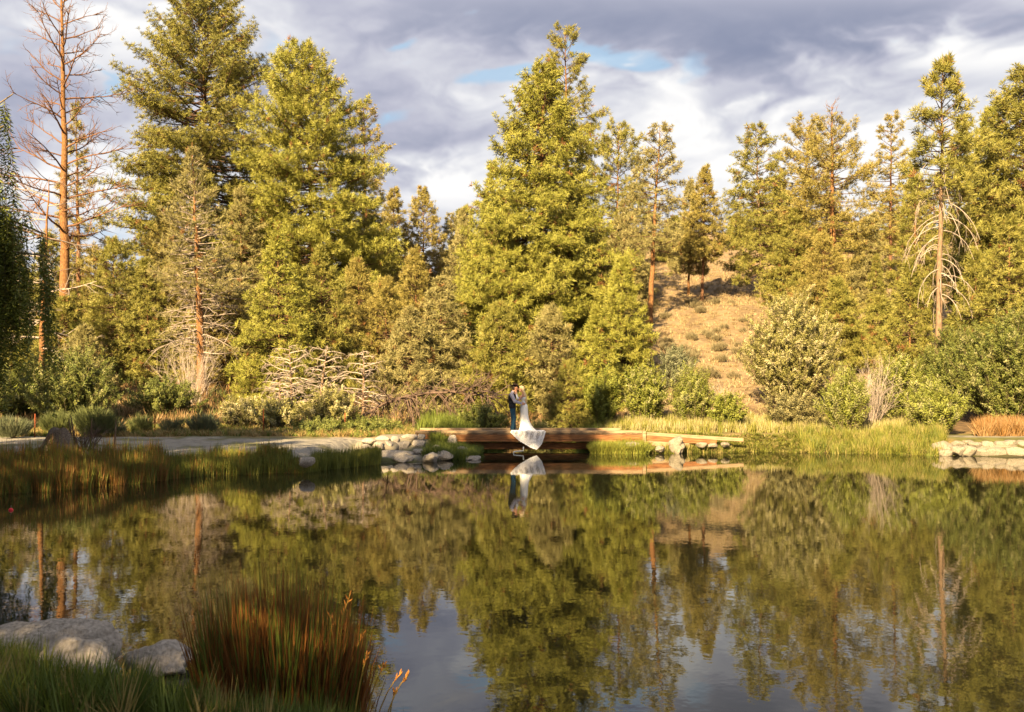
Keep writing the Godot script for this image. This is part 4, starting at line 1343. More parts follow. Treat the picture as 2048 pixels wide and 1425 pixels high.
# ---------------------------------------------------------------- the footbridge
func build_bridge() -> void:
	var xl := -3.62
	var xr := 4.86
	var t := thing("footbridge", "low timber footbridge over the narrow brook mouth", "bridge", Vector3(0, 0, -38.2))
	var bx := func(called: String, lo: Vector3, hi: Vector3, mat: String, bev: float) -> void:
		var b := MB.new()
		b.box(lo, hi, bev)
		part(called, b.mesh(), M[mat], t)
	# deck planks run across
	var r := rng(700)
	var variants := []
	for k in 3:
		var pb := MB.new()
		pb.box(Vector3(-0.95, -0.025, -0.088), Vector3(0.93, 0.025, 0.088), 0.008)
		variants.append(pb.mesh())
	var nplank := int((xr - xl) / 0.19)
	for k in nplank:
		var x := xl + 0.095 + k * (xr - xl) / nplank
		part("plank", variants[k % 3], M.timber_pale if k % 5 else M.timber, t, Vector3(x, 0.69 + r.randf_range(-0.004, 0.004), 0.0), Basis(Vector3.UP, PI / 2))
	# front beam of two timbers, a curb above it, the same at the back
	bx.call("curb", Vector3(xl, 0.665, 0.80), Vector3(xr, 0.80, 0.95), "timber_pale", 0.012)
	bx.call("beam", Vector3(xl, 0.47, 0.955), Vector3(xr, 0.655, 1.06), "timber", 0.012)
	bx.call("ledge", Vector3(xl, 0.395, 0.90), Vector3(xr, 0.465, 1.09), "timber", 0.012)
	bx.call("curb", Vector3(xl, 0.70, -1.10), Vector3(xr - 0.6, 0.80, -0.96), "timber_pale", 0.012)
	bx.call("beam", Vector3(xl, 0.40, -1.12), Vector3(xr, 0.66, -0.97), "timber", 0.012)
	bx.call("stringer", Vector3(xl, 0.42, -0.10), Vector3(xr, 0.66, 0.10), "timber", 0.02)
	bx.call("sill", Vector3(-3.3, 0.08, 0.35), Vector3(3.6, 0.33, 0.62), "timber", 0.03)
	# the corner post and the retaining boards that run on along the bank
	bx.call("post", Vector3(xr + 0.005, 0.0, 0.88), Vector3(xr + 0.125, 0.80, 1.10), "timber_pale", 0.01)
	var w := thing("retaining_wall", "timber retaining boards running from the bridge corner along the bank", "wall", Vector3(xr + 0.13, 0, -37.25))
	for k in 3:
		var b := MB.new()
		var hgt := [0.13, 0.17, 0.19]
		var y0: float = [0.62, 0.445, 0.25][k]
		b.box(Vector3(0, y0, -0.07 + 0.01 * (k % 2)), Vector3([3.6, 2.6, 1.6][k], y0 + hgt[k], 0.07 + 0.012 * (k % 2)), 0.012)
		part("board", b.mesh(), M.timber_pale if k != 1 else M.timber, w, Vector3.ZERO, Basis(Vector3.UP, -0.02) * Basis(Vector3(0, 0, 1), -0.062))
	# white plastic pipe at the opening
	var p := MB.new()
	var path := [[1021, 911], [1027, 911], [1027.5, 904], [1046.5, 902.5], [1047, 894]]
	var pts := PackedVector3Array()
	for k in path.size() - 1:
		for e in 4:
			var f := e / 3.0
			if e == 3 and k < path.size() - 2: continue
			pts.append(at(lerpf(path[k][0], path[k + 1][0], f * 0.98 + 0.01), lerpf(path[k][1], path[k + 1][1], f * 0.98 + 0.01), 36.7))
	var rad := PackedFloat32Array()
	rad.resize(pts.size())
	rad.fill(0.024)
	p.tube(pts, rad, 8, Color.WHITE, true)
	tag(part("pipe", p.mesh(), std("white_plastic", lin(.7, .68, .62), 0.5), self), "bent white plastic pipe below the lace train", "pipe")

# ---------------------------------------------------------------- the couple
# A distance field on a grid, filled bone by bone, meshed as surface nets.
class Field:
	var o: Vector3
	var c: float
	var nx: int
	var ny: int
	var nz: int
	var d := PackedFloat32Array()
	func _init(lo: Vector3, hi: Vector3, cell: float) -> void:
		o = lo; c = cell
		nx = int((hi.x - lo.x) / cell) + 2
		ny = int((hi.y - lo.y) / cell) + 2
		nz = int((hi.z - lo.z) / cell) + 2
		d.resize(nx * ny * nz)
		d.fill(1.0)
	func bone(a: Vector3, b: Vector3, ra: float, rb: float, k := 0.03) -> void:
		var m := maxf(ra, rb) + k + 2.0 * c
		var lo := ((Vector3(minf(a.x, b.x), minf(a.y, b.y), minf(a.z, b.z)) - Vector3(m, m, m) - o) / c).floor()
		var hi := ((Vector3(maxf(a.x, b.x), maxf(a.y, b.y), maxf(a.z, b.z)) + Vector3(m, m, m) - o) / c).ceil()
		var ab := b - a
		var l2 := maxf(ab.length_squared(), 1e-9)
		for z in range(maxi(0, int(lo.z)), mini(nz, int(hi.z) + 1)):
			for y in range(maxi(0, int(lo.y)), mini(ny, int(hi.y) + 1)):
				var row := (z * ny + y) * nx
				for x in range(maxi(0, int(lo.x)), mini(nx, int(hi.x) + 1)):
					var p := o + Vector3(x, y, z) * c - a
					var t := clampf(p.dot(ab) / l2, 0.0, 1.0)
					var v := (p - ab * t).length() - lerpf(ra, rb, t)
					var old := d[row + x]
					var h := maxf(k - absf(old - v), 0.0) / k
					d[row + x] = minf(old, v) - h * h * k * 0.25
	func cut_below(yc: float) -> void:
		for z in nz:
			for y in ny:
				var q := yc - (o.y + y * c)
				if q < -2.0 * c: continue
				for x in nx:
					var i := (z * ny + y) * nx + x
					d[i] = maxf(d[i], q)
	func cut_above(yc: float) -> void:
		for z in nz:
			for y in ny:
				var q := (o.y + y * c) - yc
				if q < -2.0 * c: continue
				for x in nx:
					var i := (z * ny + y) * nx + x
					d[i] = maxf(d[i], q)
	func mesh_into(b: MB, xf := Transform3D()) -> void:
		var at_cell := {}
		var sx := 1
		var sy := nx
		var sz := nx * ny
		var corner := [0, sx, sy, sx + sy, sz, sx + sz, sy + sz, sx + sy + sz]
		for z in nz - 1:
			for y in ny - 1:
				for x in nx - 1:
					var i := z * sz + y * sy + x
					var neg := 0
					for e in 8:
						if d[i + corner[e]] < 0.0: neg += 1
					if neg == 0 or neg == 8: continue
					var sum := Vector3.ZERO
					var cnt := 0
					for e in 8:
						for axis in 3:
							var f: int = e | (1 << axis)
							if f == e: continue
							var va := d[i + corner[e]]
							var vb := d[i + corner[f]]
							if (va < 0.0) == (vb < 0.0): continue
							var t := va / (va - vb)
							var pa := Vector3(e & 1, (e >> 1) & 1, (e >> 2) & 1)
							var pb := Vector3(f & 1, (f >> 1) & 1, (f >> 2) & 1)
							sum += pa.lerp(pb, t)
							cnt += 1
					var p := o + (Vector3(x, y, z) + sum / cnt) * c
					var g := Vector3(d[i + sx] - d[i] + d[i + sx + sy] - d[i + sy], d[i + sy] - d[i] + d[i + sy + sz] - d[i + sz], d[i + sz] - d[i] + d[i + sz + sx] - d[i + sx])
					at_cell[i] = b.add(xf * p, (xf.basis * g).normalized())
		for i in at_cell:
			# the three edges that leave this cell's low corner
			for axis in 3:
				var st: int = [sx, sy, sz][axis]
				var u: int = [sy, sz, sx][axis]
				var w: int = [sz, sx, sy][axis]
				if (d[i] < 0.0) == (d[i + st] < 0.0): continue
				if not (at_cell.has(i - u) and at_cell.has(i - w) and at_cell.has(i - u - w)): continue
				var q := [at_cell[i], at_cell[i - u], at_cell[i - u - w], at_cell[i - w]]
				if d[i] < 0.0:
					b.tri(q[0], q[2], q[1]); b.tri(q[0], q[3], q[2])
				else:
					b.tri(q[0], q[1], q[2]); b.tri(q[0], q[2], q[3])

func hand_into(b: MB, wrist: Vector3, dir: Vector3, palm: Vector3, thumb_side: float, curl: float) -> void:
	# palm and five bent fingers; dir runs to the fingertips, palm is the way the palm faces
	var y := dir.normalized()
	var z := (palm - y * palm.dot(y)).normalized()
	var x := y.cross(z) * thumb_side
	var f := Field.new(Vector3(-0.075, -0.04, -0.05), Vector3(0.09, 0.21, 0.10), 0.005)
	f.bone(Vector3(-0.022, 0.0, 0), Vector3(-0.03, 0.085, 0), 0.017, 0.014, 0.02)
	f.bone(Vector3(0.0, 0.0, 0), Vector3(0.0, 0.09, 0), 0.018, 0.015, 0.02)
	f.bone(Vector3(0.02, 0.0, 0), Vector3(0.028, 0.085, 0), 0.017, 0.014, 0.02)
	f.bone(Vector3(0, -0.03, 0), Vector3(0, 0.02, 0), 0.026, 0.026, 0.02)
	for k in 4:
		var ox := -0.031 + 0.0205 * k
		var ln: float = [0.058, 0.074, 0.080, 0.070][k]
		var p0 := Vector3(ox, 0.085, 0)
		var a := curl * 0.5
		var p1 := p0 + Vector3((k - 1.5) * 0.003, cos(a), sin(a)) * ln * 0.45
		var p2 := p1 + Vector3(0, cos(a * 2.2), sin(a * 2.2)) * ln * 0.32
		var p3 := p2 + Vector3(0, cos(a * 3.2), sin(a * 3.2)) * ln * 0.26
		f.bone(p0, p1, 0.0095, 0.0088, 0.006)
		f.bone(p1, p2, 0.0088, 0.008, 0.004)
		f.bone(p2, p3, 0.008, 0.007, 0.004)
	f.bone(Vector3(0.026, 0.02, 0.004), Vector3(0.055, 0.055, 0.018), 0.013, 0.010, 0.012)
	f.bone(Vector3(0.055, 0.055, 0.018), Vector3(0.062, 0.088, 0.028), 0.010, 0.008, 0.005)
	f.mesh_into(b, Transform3D(Basis(x, y, z), wrist))

func head_into(f: Field, h: Vector3, fw: float, tilt: float) -> void:
	# fw: +1 looks along +x; the head is built about its middle
	var t := Basis(Vector3(0, 0, 1), -tilt * fw)
	var pt := func(x: float, y: float, z: float) -> Vector3: return h + t * Vector3(x * fw, y, z)
	f.bone(pt.call(-0.025, 0.035, 0), pt.call(0.015, 0.04, 0), 0.086, 0.080, 0.03)
	f.bone(pt.call(0.02, 0.0, 0), pt.call(0.03, -0.055, 0), 0.066, 0.046, 0.03)
	f.bone(pt.call(0.03, -0.07, 0), pt.call(0.062, -0.083, 0), 0.04, 0.028, 0.03)
	f.bone(pt.call(0.082, 0.02, 0), pt.call(0.106, -0.015, 0), 0.010, 0.015, 0.014)
	f.bone(pt.call(0.083, 0.035, -0.03), pt.call(0.083, 0.035, 0.03), 0.010, 0.010, 0.015)
	f.bone(pt.call(0.088, -0.043, -0.012), pt.call(0.088, -0.043, 0.012), 0.010, 0.010, 0.01)
	f.bone(pt.call(0.082, -0.058, -0.01), pt.call(0.082, -0.058, 0.01), 0.011, 0.011, 0.01)
	for s in [-1.0, 1.0]:
		f.bone(pt.call(-0.01, 0.02, 0.082 * s), pt.call(-0.006, -0.02, 0.08 * s), 0.016, 0.010, 0.01)

func face_parts(t: Node3D, h: Vector3, fw: float, tilt: float, brow: Color, lip: Color) -> void:
	var rot := Basis(Vector3(0, 0, 1), -tilt * fw)
	for s in [-1.0, 1.0]:
		var e := SphereMesh.new()
		e.radius = 0.011; e.height = 0.018; e.radial_segments = 10; e.rings = 6
		part("eye", e, M.eye, t, h + rot * Vector3(0.076 * fw, 0.018, 0.032 * s))
		var b := MB.new()
		b.tube(PackedVector3Array([Vector3(0.088 * fw, 0.036, 0.014 * s), Vector3(0.086 * fw, 0.042, 0.032 * s), Vector3(0.07 * fw, 0.037, 0.052 * s)]), PackedFloat32Array([0.005, 0.006, 0.003]), 5)
		part("eyebrow", b.mesh(), std("brow%f" % brow.r, brow, 0.9), t, h, rot)
	var m := MB.new()
	m.tube(PackedVector3Array([Vector3(0.082 * fw, -0.05, -0.022), Vector3(0.096 * fw, -0.05, 0), Vector3(0.082 * fw, -0.05, 0.022)]), PackedFloat32Array([0.003, 0.006, 0.003]), 6)
	part("mouth", m.mesh(), std("lip%f" % lip.r, lip, 0.6), t, h, rot)

func build_people() -> void:
	std("skin", lin(.50, .27, .18), 0.55)
	std("skin_rosy", lin(.52, .26, .17), 0.55)
	std("eye", lin(.03, .025, .02), 0.2)
	std("denim", lin(.012, .045, .085), 0.9)
	std("vest_cloth", lin(.010, .011, .018), 0.85)
	std("shirt_cloth", lin(.36, .34, .42), 0.9)
	std("felt", lin(.018, .009, .008), 0.95)
	std("leather", lin(.05, .025, .012), 0.5)
	std("hair_dark", lin(.02, .012, .008), 0.6)
	std("hair_blonde", lin(.56, .42, .25), 0.5)
	std("satin", lin(.78, .77, .76), 0.7)
	std("ring_gold", lin(.6, .4, .15), 0.3)
	groom()
	bride()

func groom() -> void:
	var g := thing("person", "person in dark hat, navy vest and jeans holding the other by the waist", "person", Vector3(0.02, 0.715, -38.0))
	var lo := Vector3(-0.4, -0.03, -0.45)
	var hi := Vector3(0.65, 1.95, 0.45)
	var hd := Vector3(0.10, 1.665, 0)
	var sets := {
		"torso": [[Vector3(0, .95, -.08), Vector3(0, .95, .08), .115, .115], [Vector3(0, 1.10, -.06), Vector3(0, 1.10, .06), .105, .105], [Vector3(-.02, 1.30, -.09), Vector3(-.02, 1.30, .09), .118, .118], [Vector3(-.03, 1.42, -.12), Vector3(-.03, 1.42, .12), .075, .075], [Vector3(-.01, 1.0, 0), Vector3(-.02, 1.35, 0), .11, .12]],
		"arms": [[Vector3(-.04, 1.425, .18), Vector3(.09, 1.17, .255), .058, .045], [Vector3(.09, 1.17, .255), Vector3(.33, 1.085, .20), .043, .032], [Vector3(-.04, 1.425, -.18), Vector3(.09, 1.17, -.255), .058, .045], [Vector3(.09, 1.17, -.255), Vector3(.33, 1.10, -.19), .043, .032]],
		"legs": [[Vector3(-.01, .92, .09), Vector3(.03, .50, .10), .092, .066], [Vector3(.03, .50, .10), Vector3(-.02, .09, .11), .062, .044], [Vector3(.0, .92, -.09), Vector3(.05, .50, -.09), .092, .066], [Vector3(.05, .50, -.09), Vector3(.06, .09, -.10), .062, .044]],
		"feet": [[Vector3(-.04, .045, .11), Vector3(.17, .03, .13), .042, .034], [Vector3(.04, .045, -.10), Vector3(.25, .03, -.12), .042, .034]],
	}
	var f := Field.new(lo, hi, 0.013)
	for s in sets:
		for q in sets[s]: f.bone(q[0], q[1], q[2], q[3], 0.035)
	f.bone(Vector3(-.01, 1.46, 0), Vector3(.06, 1.60, 0), .06, .052, .03)
	head_into(f, hd, 1.0, 0.25)
	var b := MB.new()
	f.mesh_into(b)
	hand_into(b, Vector3(.335, 1.083, .20), Vector3(.9, -.12, -.18), Vector3(0, 0, -1), 1.0, 0.35)
	hand_into(b, Vector3(.335, 1.098, -.19), Vector3(.9, -.05, .2), Vector3(0, 0, 1), -1.0, 0.35)
	part("body", b.mesh(), M.skin_rosy, g)
	face_parts(g, hd, 1.0, 0.25, lin(.03, .02, .012), lin(.40, .15, .12))
	f = Field.new(lo, hi, 0.013)
	for q in sets.torso: f.bone(q[0], q[1], q[2] + .010, q[3] + .010, .035)
	for q in sets.arms: f.bone(q[0], q[1], q[2] + .016, q[3] + .012, .035)
	f.bone(Vector3(-.01, 1.46, 0), Vector3(.015, 1.52, 0), .068, .066, .02)
	f.cut_below(0.93)
	b = MB.new()
	f.mesh_into(b)
	var sh := part("shirt", b.mesh(), M.shirt_cloth, g)
	var cuff := MB.new()
	cuff.tube(PackedVector3Array([Vector3(.285, 1.10, .211), Vector3(.335, 1.083, .20)]), PackedFloat32Array([.049, .046]), 12, Color.WHITE, true)
	part("cuff", cuff.mesh(), M.shirt_cloth, sh)
	f = Field.new(lo, hi, 0.013)
	for q in sets.torso: f.bone(q[0], q[1], q[2] + .024, q[3] + .024, .035)
	f.bone(Vector3(-.03, 1.43, -.10), Vector3(-.03, 1.43, .10), .085, .085, .03)
	f.cut_below(0.90)
	f.cut_above(1.475)
	b = MB.new()
	f.mesh_into(b)
	part("vest", b.mesh(), M.vest_cloth, g)
	f = Field.new(lo, hi, 0.013)
	f.bone(Vector3(0, .95, -.08), Vector3(0, .95, .08), .128, .128, .03)
	for q in sets.legs: f.bone(q[0], q[1], q[2] + .014, q[3] + .022, .03)
	f.cut_above(1.0)
	f.cut_below(0.06)
	b = MB.new()
	f.mesh_into(b)
	part("jeans", b.mesh(), M.denim, g)
	f = Field.new(lo, hi, 0.013)
	for q in sets.feet: f.bone(q[0], q[1], q[2] + .012, q[3] + .012, .03)
	f.cut_below(0.0)
	b = MB.new()
	f.mesh_into(b)
	part("boots", b.mesh(), M.leather, g)
	# short dark hair under the hat
	f = Field.new(Vector3(-.1, 1.5, -.15), Vector3(.25, 1.9, .15), 0.01)
	f.bone(hd + Vector3(-.035, .03, 0), hd + Vector3(-.005, .05, 0), .094, .086, .02)
	f.bone(hd + Vector3(-.06, -.02, -.04), hd + Vector3(-.06, -.02, .04), .045, .045, .03)
	b = MB.new()
	f.mesh_into(b)
	part("hair", b.mesh(), M.hair_dark, g)
	# wide-brimmed felt hat: crown with a crease, brim turned up at the sides
	var hat := MB.new()
	var prof := [[0.205, 0.0], [0.20, 0.012], [0.105, 0.004], [0.10, 0.05], [0.094, 0.10], [0.075, 0.125], [0.035, 0.122], [0.0, 0.112]]
	for j in prof.size():
		for i in 28:
			var a := TAU * i / 28
			var rr: float = prof[j][0]
			var yy: float = prof[j][1]
			if rr > 0.15: yy += 0.065 * pow(absf(sin(a)), 2.0) - 0.02 * pow(absf(cos(a)), 2.0)
			if j >= 5: yy -= 0.02 * cos(a) * cos(a)
			hat.add(Vector3(cos(a) * rr * 1.05, yy, sin(a) * rr * (0.82 if rr < 0.15 else 0.80)), Vector3(cos(a), 0.7, sin(a)).normalized())
	for j in prof.size() - 1:
		for i in 28:
			var k := j * 28 + i
			var k2 := j * 28 + (i + 1) % 28
			hat.tri(k, k2, k + 28); hat.tri(k2, k2 + 28, k + 28)
	var hm := part("hat", hat.mesh(), M.felt, g, hd + Vector3(-0.005, 0.062, 0), Basis(Vector3(0, 0, 1), -0.2))
	var band := MB.new()
	for i in 28:
		var a := TAU * i / 28
		band.add(Vector3(cos(a) * 0.1105, 0.012, sin(a) * 0.0865), Vector3(cos(a), 0, sin(a)))
		band.add(Vector3(cos(a) * 0.1085, 0.034, sin(a) * 0.085), Vector3(cos(a), 0, sin(a)))
	for i in 28:
		var k := i * 2
		var k2 := ((i + 1) % 28) * 2
		band.tri(k, k2, k + 1); band.tri(k2, k2 + 1, k + 1)
	part("hat_band", band.mesh(), M.leather, hm)

func bride() -> void:
	var g := thing("person", "person with long blonde hair in white lace gown with spreading train", "person", Vector3(0.44, 0.715, -38.0))
	var lo := Vector3(-0.5, -0.03, -0.4)
	var hi := Vector3(0.4, 1.85, 0.4)
	var hd := Vector3(-0.075, 1.635, 0)
	var torso := [[Vector3(0.02, .95, -.07), Vector3(0.02, .95, .07), .115, .115], [Vector3(0, 1.12, -.05), Vector3(0, 1.12, .05), .085, .085], [Vector3(-.01, 1.30, -.07), Vector3(-.01, 1.30, .07), .092, .092], [Vector3(-.01, 1.40, -.10), Vector3(-.01, 1.40, .10), .058, .058], [Vector3(-.07, 1.285, -.06), Vector3(-.07, 1.285, .06), .062, .062]]
	var arms := [[Vector3(-.01, 1.395, .145), Vector3(-.20, 1.225, .20), .043, .034], [Vector3(-.20, 1.225, .20), Vector3(-.275, 1.42, .13), .033, .024], [Vector3(-.01, 1.395, -.145), Vector3(-.20, 1.28, -.20), .043, .034], [Vector3(-.20, 1.28, -.20), Vector3(-.36, 1.40, -.12), .033, .024]]
	var legs := [[Vector3(0.02, .92, .08), Vector3(0.02, .48, .07), .088, .055], [Vector3(0.02, .48, .07), Vector3(.04, .10, .06), .05, .036], [Vector3(0.02, .92, -.08), Vector3(0.0, .48, -.07), .088, .055], [Vector3(0.0, .48, -.07), Vector3(.02, .10, -.06), .05, .036], [Vector3(.04, .06, .06), Vector3(-.1, .03, .07), .034, .026], [Vector3(.02, .06, -.06), Vector3(-.12, .03, -.07), .034, .026]]
	var f := Field.new(lo, hi, 0.013)
	for q in torso + arms + legs: f.bone(q[0], q[1], q[2], q[3], 0.03)
	f.bone(Vector3(-.01, 1.44, 0), Vector3(-.05, 1.57, 0), .046, .042, .03)
	head_into(f, hd, -1.0, -0.12)
	var b := MB.new()
	f.mesh_into(b)
	hand_into(b, Vector3(-.275, 1.42, .13), Vector3(-.1, 1, -.25), Vector3(-.35, 0, -1), 1.0, 0.3)
	hand_into(b, Vector3(-.36, 1.40, -.12), Vector3(-.5, .9, .1), Vector3(0, 0, 1), 1.0, 0.3)
	part("body", b.mesh(), M.skin, g)
	face_parts(g, hd, -1.0, -0.12, lin(.2, .13, .07), lin(.5, .12, .12))
	# lace sleeves on the forearms
	for s in [0, 2]:
		var e: Vector3 = arms[s + 1][0]
		var w: Vector3 = arms[s + 1][1]
		var sl := MB.new()
		sl.tube(PackedVector3Array([e.lerp(w, 0.12), e.lerp(w, 0.5), w, w + (w - e).normalized() * 0.03]), PackedFloat32Array([.045, .042, .034, .032]), 12)
		part("sleeve", sl.mesh(), M.satin, g)
	# bodice
	f = Field.new(lo, hi, 0.012)
	for q in torso: f.bone(q[0], q[1], q[2] + .012, q[3] + .012, .03)
	f.cut_above(1.335)
	f.cut_below(0.93)
	b = MB.new()
	f.mesh_into(b)
	var gown := part("gown", b.mesh(), M.satin, g)
	# skirt: rings from the hips down, sweeping back into the train
	var sk := MB.new()
	var rows := [[1.07, 0.01, 0.108, 0.150], [0.99, 0.015, 0.142, 0.195], [0.88, 0.015, 0.150, 0.200], [0.72, 0.02, 0.150, 0.180], [0.55, 0.03, 0.155, 0.155], [0.40, 0.05, 0.175, 0.165], [0.27, 0.08, 0.205, 0.19], [0.15, 0.115, 0.25, 0.22], [0.06, 0.155, 0.31, 0.26], [0.012, 0.185, 0.36, 0.30]]
	var ns := 44
	for j in rows.size():
		var y: float = rows[j][0]
		var fold: float = 0.10 * pow(j / 9.0, 1.5)
		for i in ns:
			var a := TAU * i / ns
			var k := 1.0 + fold * sin(a * 9.0 + 0.6 * sin(a * 2.0)) + 0.4 * fold * sin(a * 17.0)
			sk.add(Vector3(rows[j][1] + cos(a) * rows[j][2] * k, y, sin(a) * rows[j][3] * k), Vector3(cos(a), 0.15, sin(a)).normalized())
	for j in rows.size() - 1:
		for i in ns:
			var k := j * ns + i
			var k2 := j * ns + (i + 1) % ns
			sk.tri(k, k + ns, k2); sk.tri(k2, k + ns, k2 + ns)
	smooth_normals(sk)
	part("skirt", sk.mesh(), M.satin, gown)
	# the lace train: over the deck, across the curb and down in front of the beam
	train(g)
	# long blonde hair down the back
	f = Field.new(Vector3(-.25, .95, -.2), Vector3(.3, 1.85, .2), 0.011)
	f.bone(hd + Vector3(.02, .03, 0), hd + Vector3(-.008, .05, 0), .096, .086, .02)
	for k in 9:
		var z := -0.10 + 0.025 * k
		var zz := absf(z) / 0.1
		f.bone(hd + Vector3(.05, .0, z * 0.7), Vector3(.085 - 0.03 * zz, 1.38, z), .038, .034, .014)
		f.bone(Vector3(.085 - 0.03 * zz, 1.38, z), Vector3(.11 - 0.03 * zz, 1.20 + 0.02 * (k % 2), z * 1.05), .034, .030, .012)
		f.bone(Vector3(.11 - 0.03 * zz, 1.20 + 0.02 * (k % 2), z * 1.05), Vector3(.10 + 0.015 * (k % 3) - 0.03 * zz, 1.04 + 0.025 * (k % 3), z), .030, .012, .010)
	b = MB.new()
	f.mesh_into(b)
	part("hair", b.mesh(), M.hair_blonde, g)

func smooth_normals(b: MB) -> void:
	for k in b.n.size(): b.n[k] = Vector3.ZERO
	for k in range(0, b.i.size(), 3):
		var p0 := b.v[b.i[k]]
		var g := (b.v[b.i[k + 2]] - p0).cross(b.v[b.i[k + 1]] - p0)
		for e in 3: b.n[b.i[k + e]] += g
	for k in b.n.size(): b.n[k] = b.n[k].normalized()

func train(g: Node3D) -> void:
	# u runs across (0..1), v from the skirt outwards (0..1)
	var front := -37.075 - g.position.z          # just in front of the beam
	var curb_top := 0.812 - g.position.y
	# hem in metres: u, x, drop below the curb
	var hem := [[0.0, -0.50, 0.05], [0.15, -0.38, 0.18], [0.32, -0.18, 0.36], [0.5, 0.08, 0.52], [0.64, 0.26, 0.62], [0.76, 0.48, 0.70], [0.87, 0.66, 0.50], [0.95, 0.76, 0.22], [1.0, 0.82, 0.02]]
	var nu := 48
	var nv := 30
	var st := SurfaceTool.new()
	st.begin(Mesh.PRIMITIVE_TRIANGLES)
	for j in nv + 1:
		var v := float(j) / nv
		for i in nu + 1:
			var u := float(i) / nu
			var k := 0
			while k < hem.size() - 2 and u > hem[k + 1][0]: k += 1
			var f: float = (u - hem[k][0]) / (hem[k + 1][0] - hem[k][0])
			var hx: float = lerpf(hem[k][1], hem[k + 1][1], f)
			var drop: float = lerpf(hem[k][2], hem[k + 1][2], f) + 0.016 * absf(sin(u * 48.0)) * clampf(v, 0, 1)
			var fold := sin(u * 21.0 + 1.0) * 0.5 + 0.3 * sin(u * 37.0)
			var p: Vector3
			var xa := lerpf(-0.12, 0.42, u)          # at the skirt's hem
			if v < 0.35:
				var q := v / 0.35
				p = Vector3(lerpf(xa, hx * 0.92 + 0.01, q), lerpf(0.03, curb_top, smoothstep(0.75, 1.0, q)) + 0.012 * fold * (1.0 - q * 0.7) + 0.012, lerpf(0.2, front - 0.21, q))
			elif v < 0.5:
				var q := (v - 0.35) / 0.15
				p = Vector3(hx * (0.92 + 0.02 * q), curb_top + 0.012 + 0.004 * fold - 0.012 * q * q, lerpf(front - 0.21, front + 0.012, q))
			else:
				var q := (v - 0.5) / 0.5
				p = Vector3(hx * (0.94 + 0.06 * q), curb_top - drop * q, front + 0.018 + (0.030 + 0.022 * fold) * sqrt(q))
			st.set_uv(Vector2(u, v))
			st.add_vertex(p)
	for j in nv:
		for i in nu:
			var k := j * (nu + 1) + i
			for e in [k, k + nu + 1, k + 1, k + 1, k + nu + 1, k + nu + 2]:
				st.add_index(e)
	st.generate_normals()
	# lace: thread on net, woven thin between the flowers
	var img := Image.create(512, 512, false, Image.FORMAT_RGBA8)
	var cell := FastNoiseLite.new()
	cell.noise_type = FastNoiseLite.TYPE_CELLULAR
	cell.frequency = 0.05
	cell.cellular_return_type = FastNoiseLite.RETURN_DISTANCE2_SUB
	for y in 512:
		for x in 512:
			var n := cell.get_noise_2d(x, y)
			var a := 0.93 if n > -0.78 else 0.6
			# sheer petals between the embroidered flowers
			var v := y / 512.0
			var q := fposmod(x / 512.0 * 7.0 + 0.25 * sin(v * 9.0), 1.0) - 0.5
			var long := (v - 0.64) / 0.13
			if q * q / 0.09 + long * long < 1.0: a = 0.38 if n > -0.8 else 0.75
			if v > 0.965 or v < 0.45: a = 1.0
			img.set_pixel(x, y, Color(0.93, 0.925, 0.94, a))
	var lm := std("lace", Color.WHITE, 0.85)
	lm.albedo_texture = ImageTexture.create_from_image(img)
	lm.transparency = BaseMaterial3D.TRANSPARENCY_ALPHA
	lm.cull_mode = BaseMaterial3D.CULL_DISABLED
	part("train", st.commit(), lm, g)

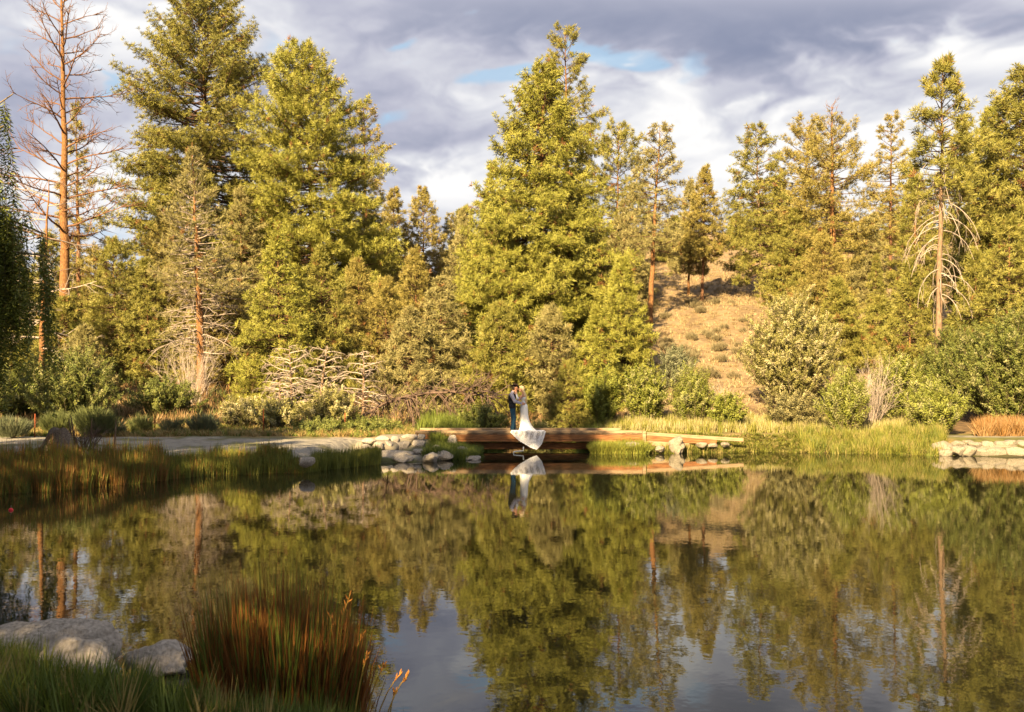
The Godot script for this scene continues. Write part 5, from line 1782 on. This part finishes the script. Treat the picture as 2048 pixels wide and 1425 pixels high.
# ---------------------------------------------------------------- the near bank
func build_foreground() -> void:
	rock("foreground_boulder", "broad flat topped boulder behind the split boulder on the near bank", 75, 1318, 9.4, Vector3(1.5, 0.62, 0.9), 801, "stone", 0.15, 0.02, 0.55, 14)
	rock("foreground_boulder", "slanting boulder in the grass with sunlit edge", 148, 1378, 7.6, Vector3(0.82, 0.66, 0.6), 802, "stone", -0.35, 0.10, 0.6, 14)
	rock("foreground_boulder", "speckled low rock standing in the water by rust rushes", 322, 1320, 9.6, Vector3(0.62, 0.28, 0.45), 803, "stone", 0.2, 0.0, 0.3, 12)
	rock("foreground_boulder", "small pale stone low in the bright grass", 8, 1440, 7.9, Vector3(0.3, 0.2, 0.25), 804, "stone_pale", 0.2, 0.0, 0.3, 10)
	var rust := [Color(.11, .040, .010), Color(.22, .088, .020)]
	var green := [Color(.05, .075, .012), Color(.10, .13, .02)]
	scatter("rush_clump", "great clump of rust coloured rushes on the near bank", "rushes", "rush0", 640, 810, func(r: RandomNumberGenerator):
		var a := r.randf() * TAU
		var q := sqrt(r.randf())
		var x := -1.86 + cos(a) * q * 0.60
		var z := -8.15 + sin(a) * q * 0.5
		var h := r.randf_range(0.85, 1.62) * (1.08 - 0.28 * q)
		var c: Color = rust[0].lerp(rust[1], r.randf()) if r.randf() < 0.68 else green[0].lerp(green[1], r.randf())
		return [Vector3(x, maxf(-0.15, ground(x, z)) - 0.03, z), Vector3(cos(a) * q * 0.13 + r.randf_range(-.07, .07), 1, sin(a) * q * 0.18), Vector3(0.85, h, 0.85), c])
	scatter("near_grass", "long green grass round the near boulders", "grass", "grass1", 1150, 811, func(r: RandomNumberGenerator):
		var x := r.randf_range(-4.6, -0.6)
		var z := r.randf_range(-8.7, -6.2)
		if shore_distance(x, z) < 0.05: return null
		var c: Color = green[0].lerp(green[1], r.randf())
		if x < -3.2: c = Color(.11, .14, .02).lerp(Color(.2, .21, .03), r.randf())  # sunlit patch at the far left, put into the blade colour
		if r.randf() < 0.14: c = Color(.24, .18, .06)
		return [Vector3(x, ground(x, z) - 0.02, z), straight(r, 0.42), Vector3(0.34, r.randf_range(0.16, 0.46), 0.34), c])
	scatter("near_grass", "dark green sedge in front of the slanting boulder", "grass", "rush1", 420, 812, func(r: RandomNumberGenerator):
		var x := r.randf_range(-3.9, -1.2)
		var z := r.randf_range(-8.2, -7.0)
		if shore_distance(x, z) < 0.0: return null
		return [Vector3(x, ground(x, z) - 0.02, z), straight(r, 0.3), Vector3(0.8, r.randf_range(0.18, 0.40), 0.8), green[0].lerp(green[1], r.randf())])
	# single tall stalks with seed heads beside the clump
	var r := rng(820)
	for k in 9:
		var px0: float = 640 + 18 * k
		var d := 7.7 + r.randf() * 0.3
		var p := on_ground(px0 - 10, d, 0.05)
		var tip := at([700, 690, 725, 660, 735, 770, 800, 815, 790][k], [1190, 1250, 1270, 1230, 1310, 1330, 1350, 1352, 1385][k], d) - p
		var b := MB.new()
		var pts := PackedVector3Array()
		var rad := PackedFloat32Array()
		for e in 6:
			var s := e / 5.0
			pts.append(tip * s + Vector3(0, 0.10 * sin(s * PI), 0))
			rad.append(lerpf(0.007, 0.0035, s))
		b.tube(pts, rad, 5)
		var t := thing("rush_stalk", "tall single golden stalk beside the rust rush clump", "rush", p, "single golden stalks")
		part("stem", b.mesh(), std("straw", lin(.30, .19, .035), 0.7) if not M.has("straw") else M.straw, t)
		var hb := MB.new()
		for e in 7:
			var s0 := 0.80 + 0.03 * e
			var q := tip * s0 + Vector3(0, 0.10 * sin(s0 * PI), 0)
			var dd := (tip.normalized() + Vector3(r.randf_range(-.8, .8), r.randf_range(-.2, .5), r.randf_range(-.8, .8))).normalized()
			hb.tube(PackedVector3Array([q, q + dd * 0.03, q + dd * 0.055]), PackedFloat32Array([0.003, 0.007, 0.001]), 4)
		part("seed_head", hb.mesh(), std("seed", lin(.36, .15, .03), 0.8) if not M.has("seed") else M.seed, t)
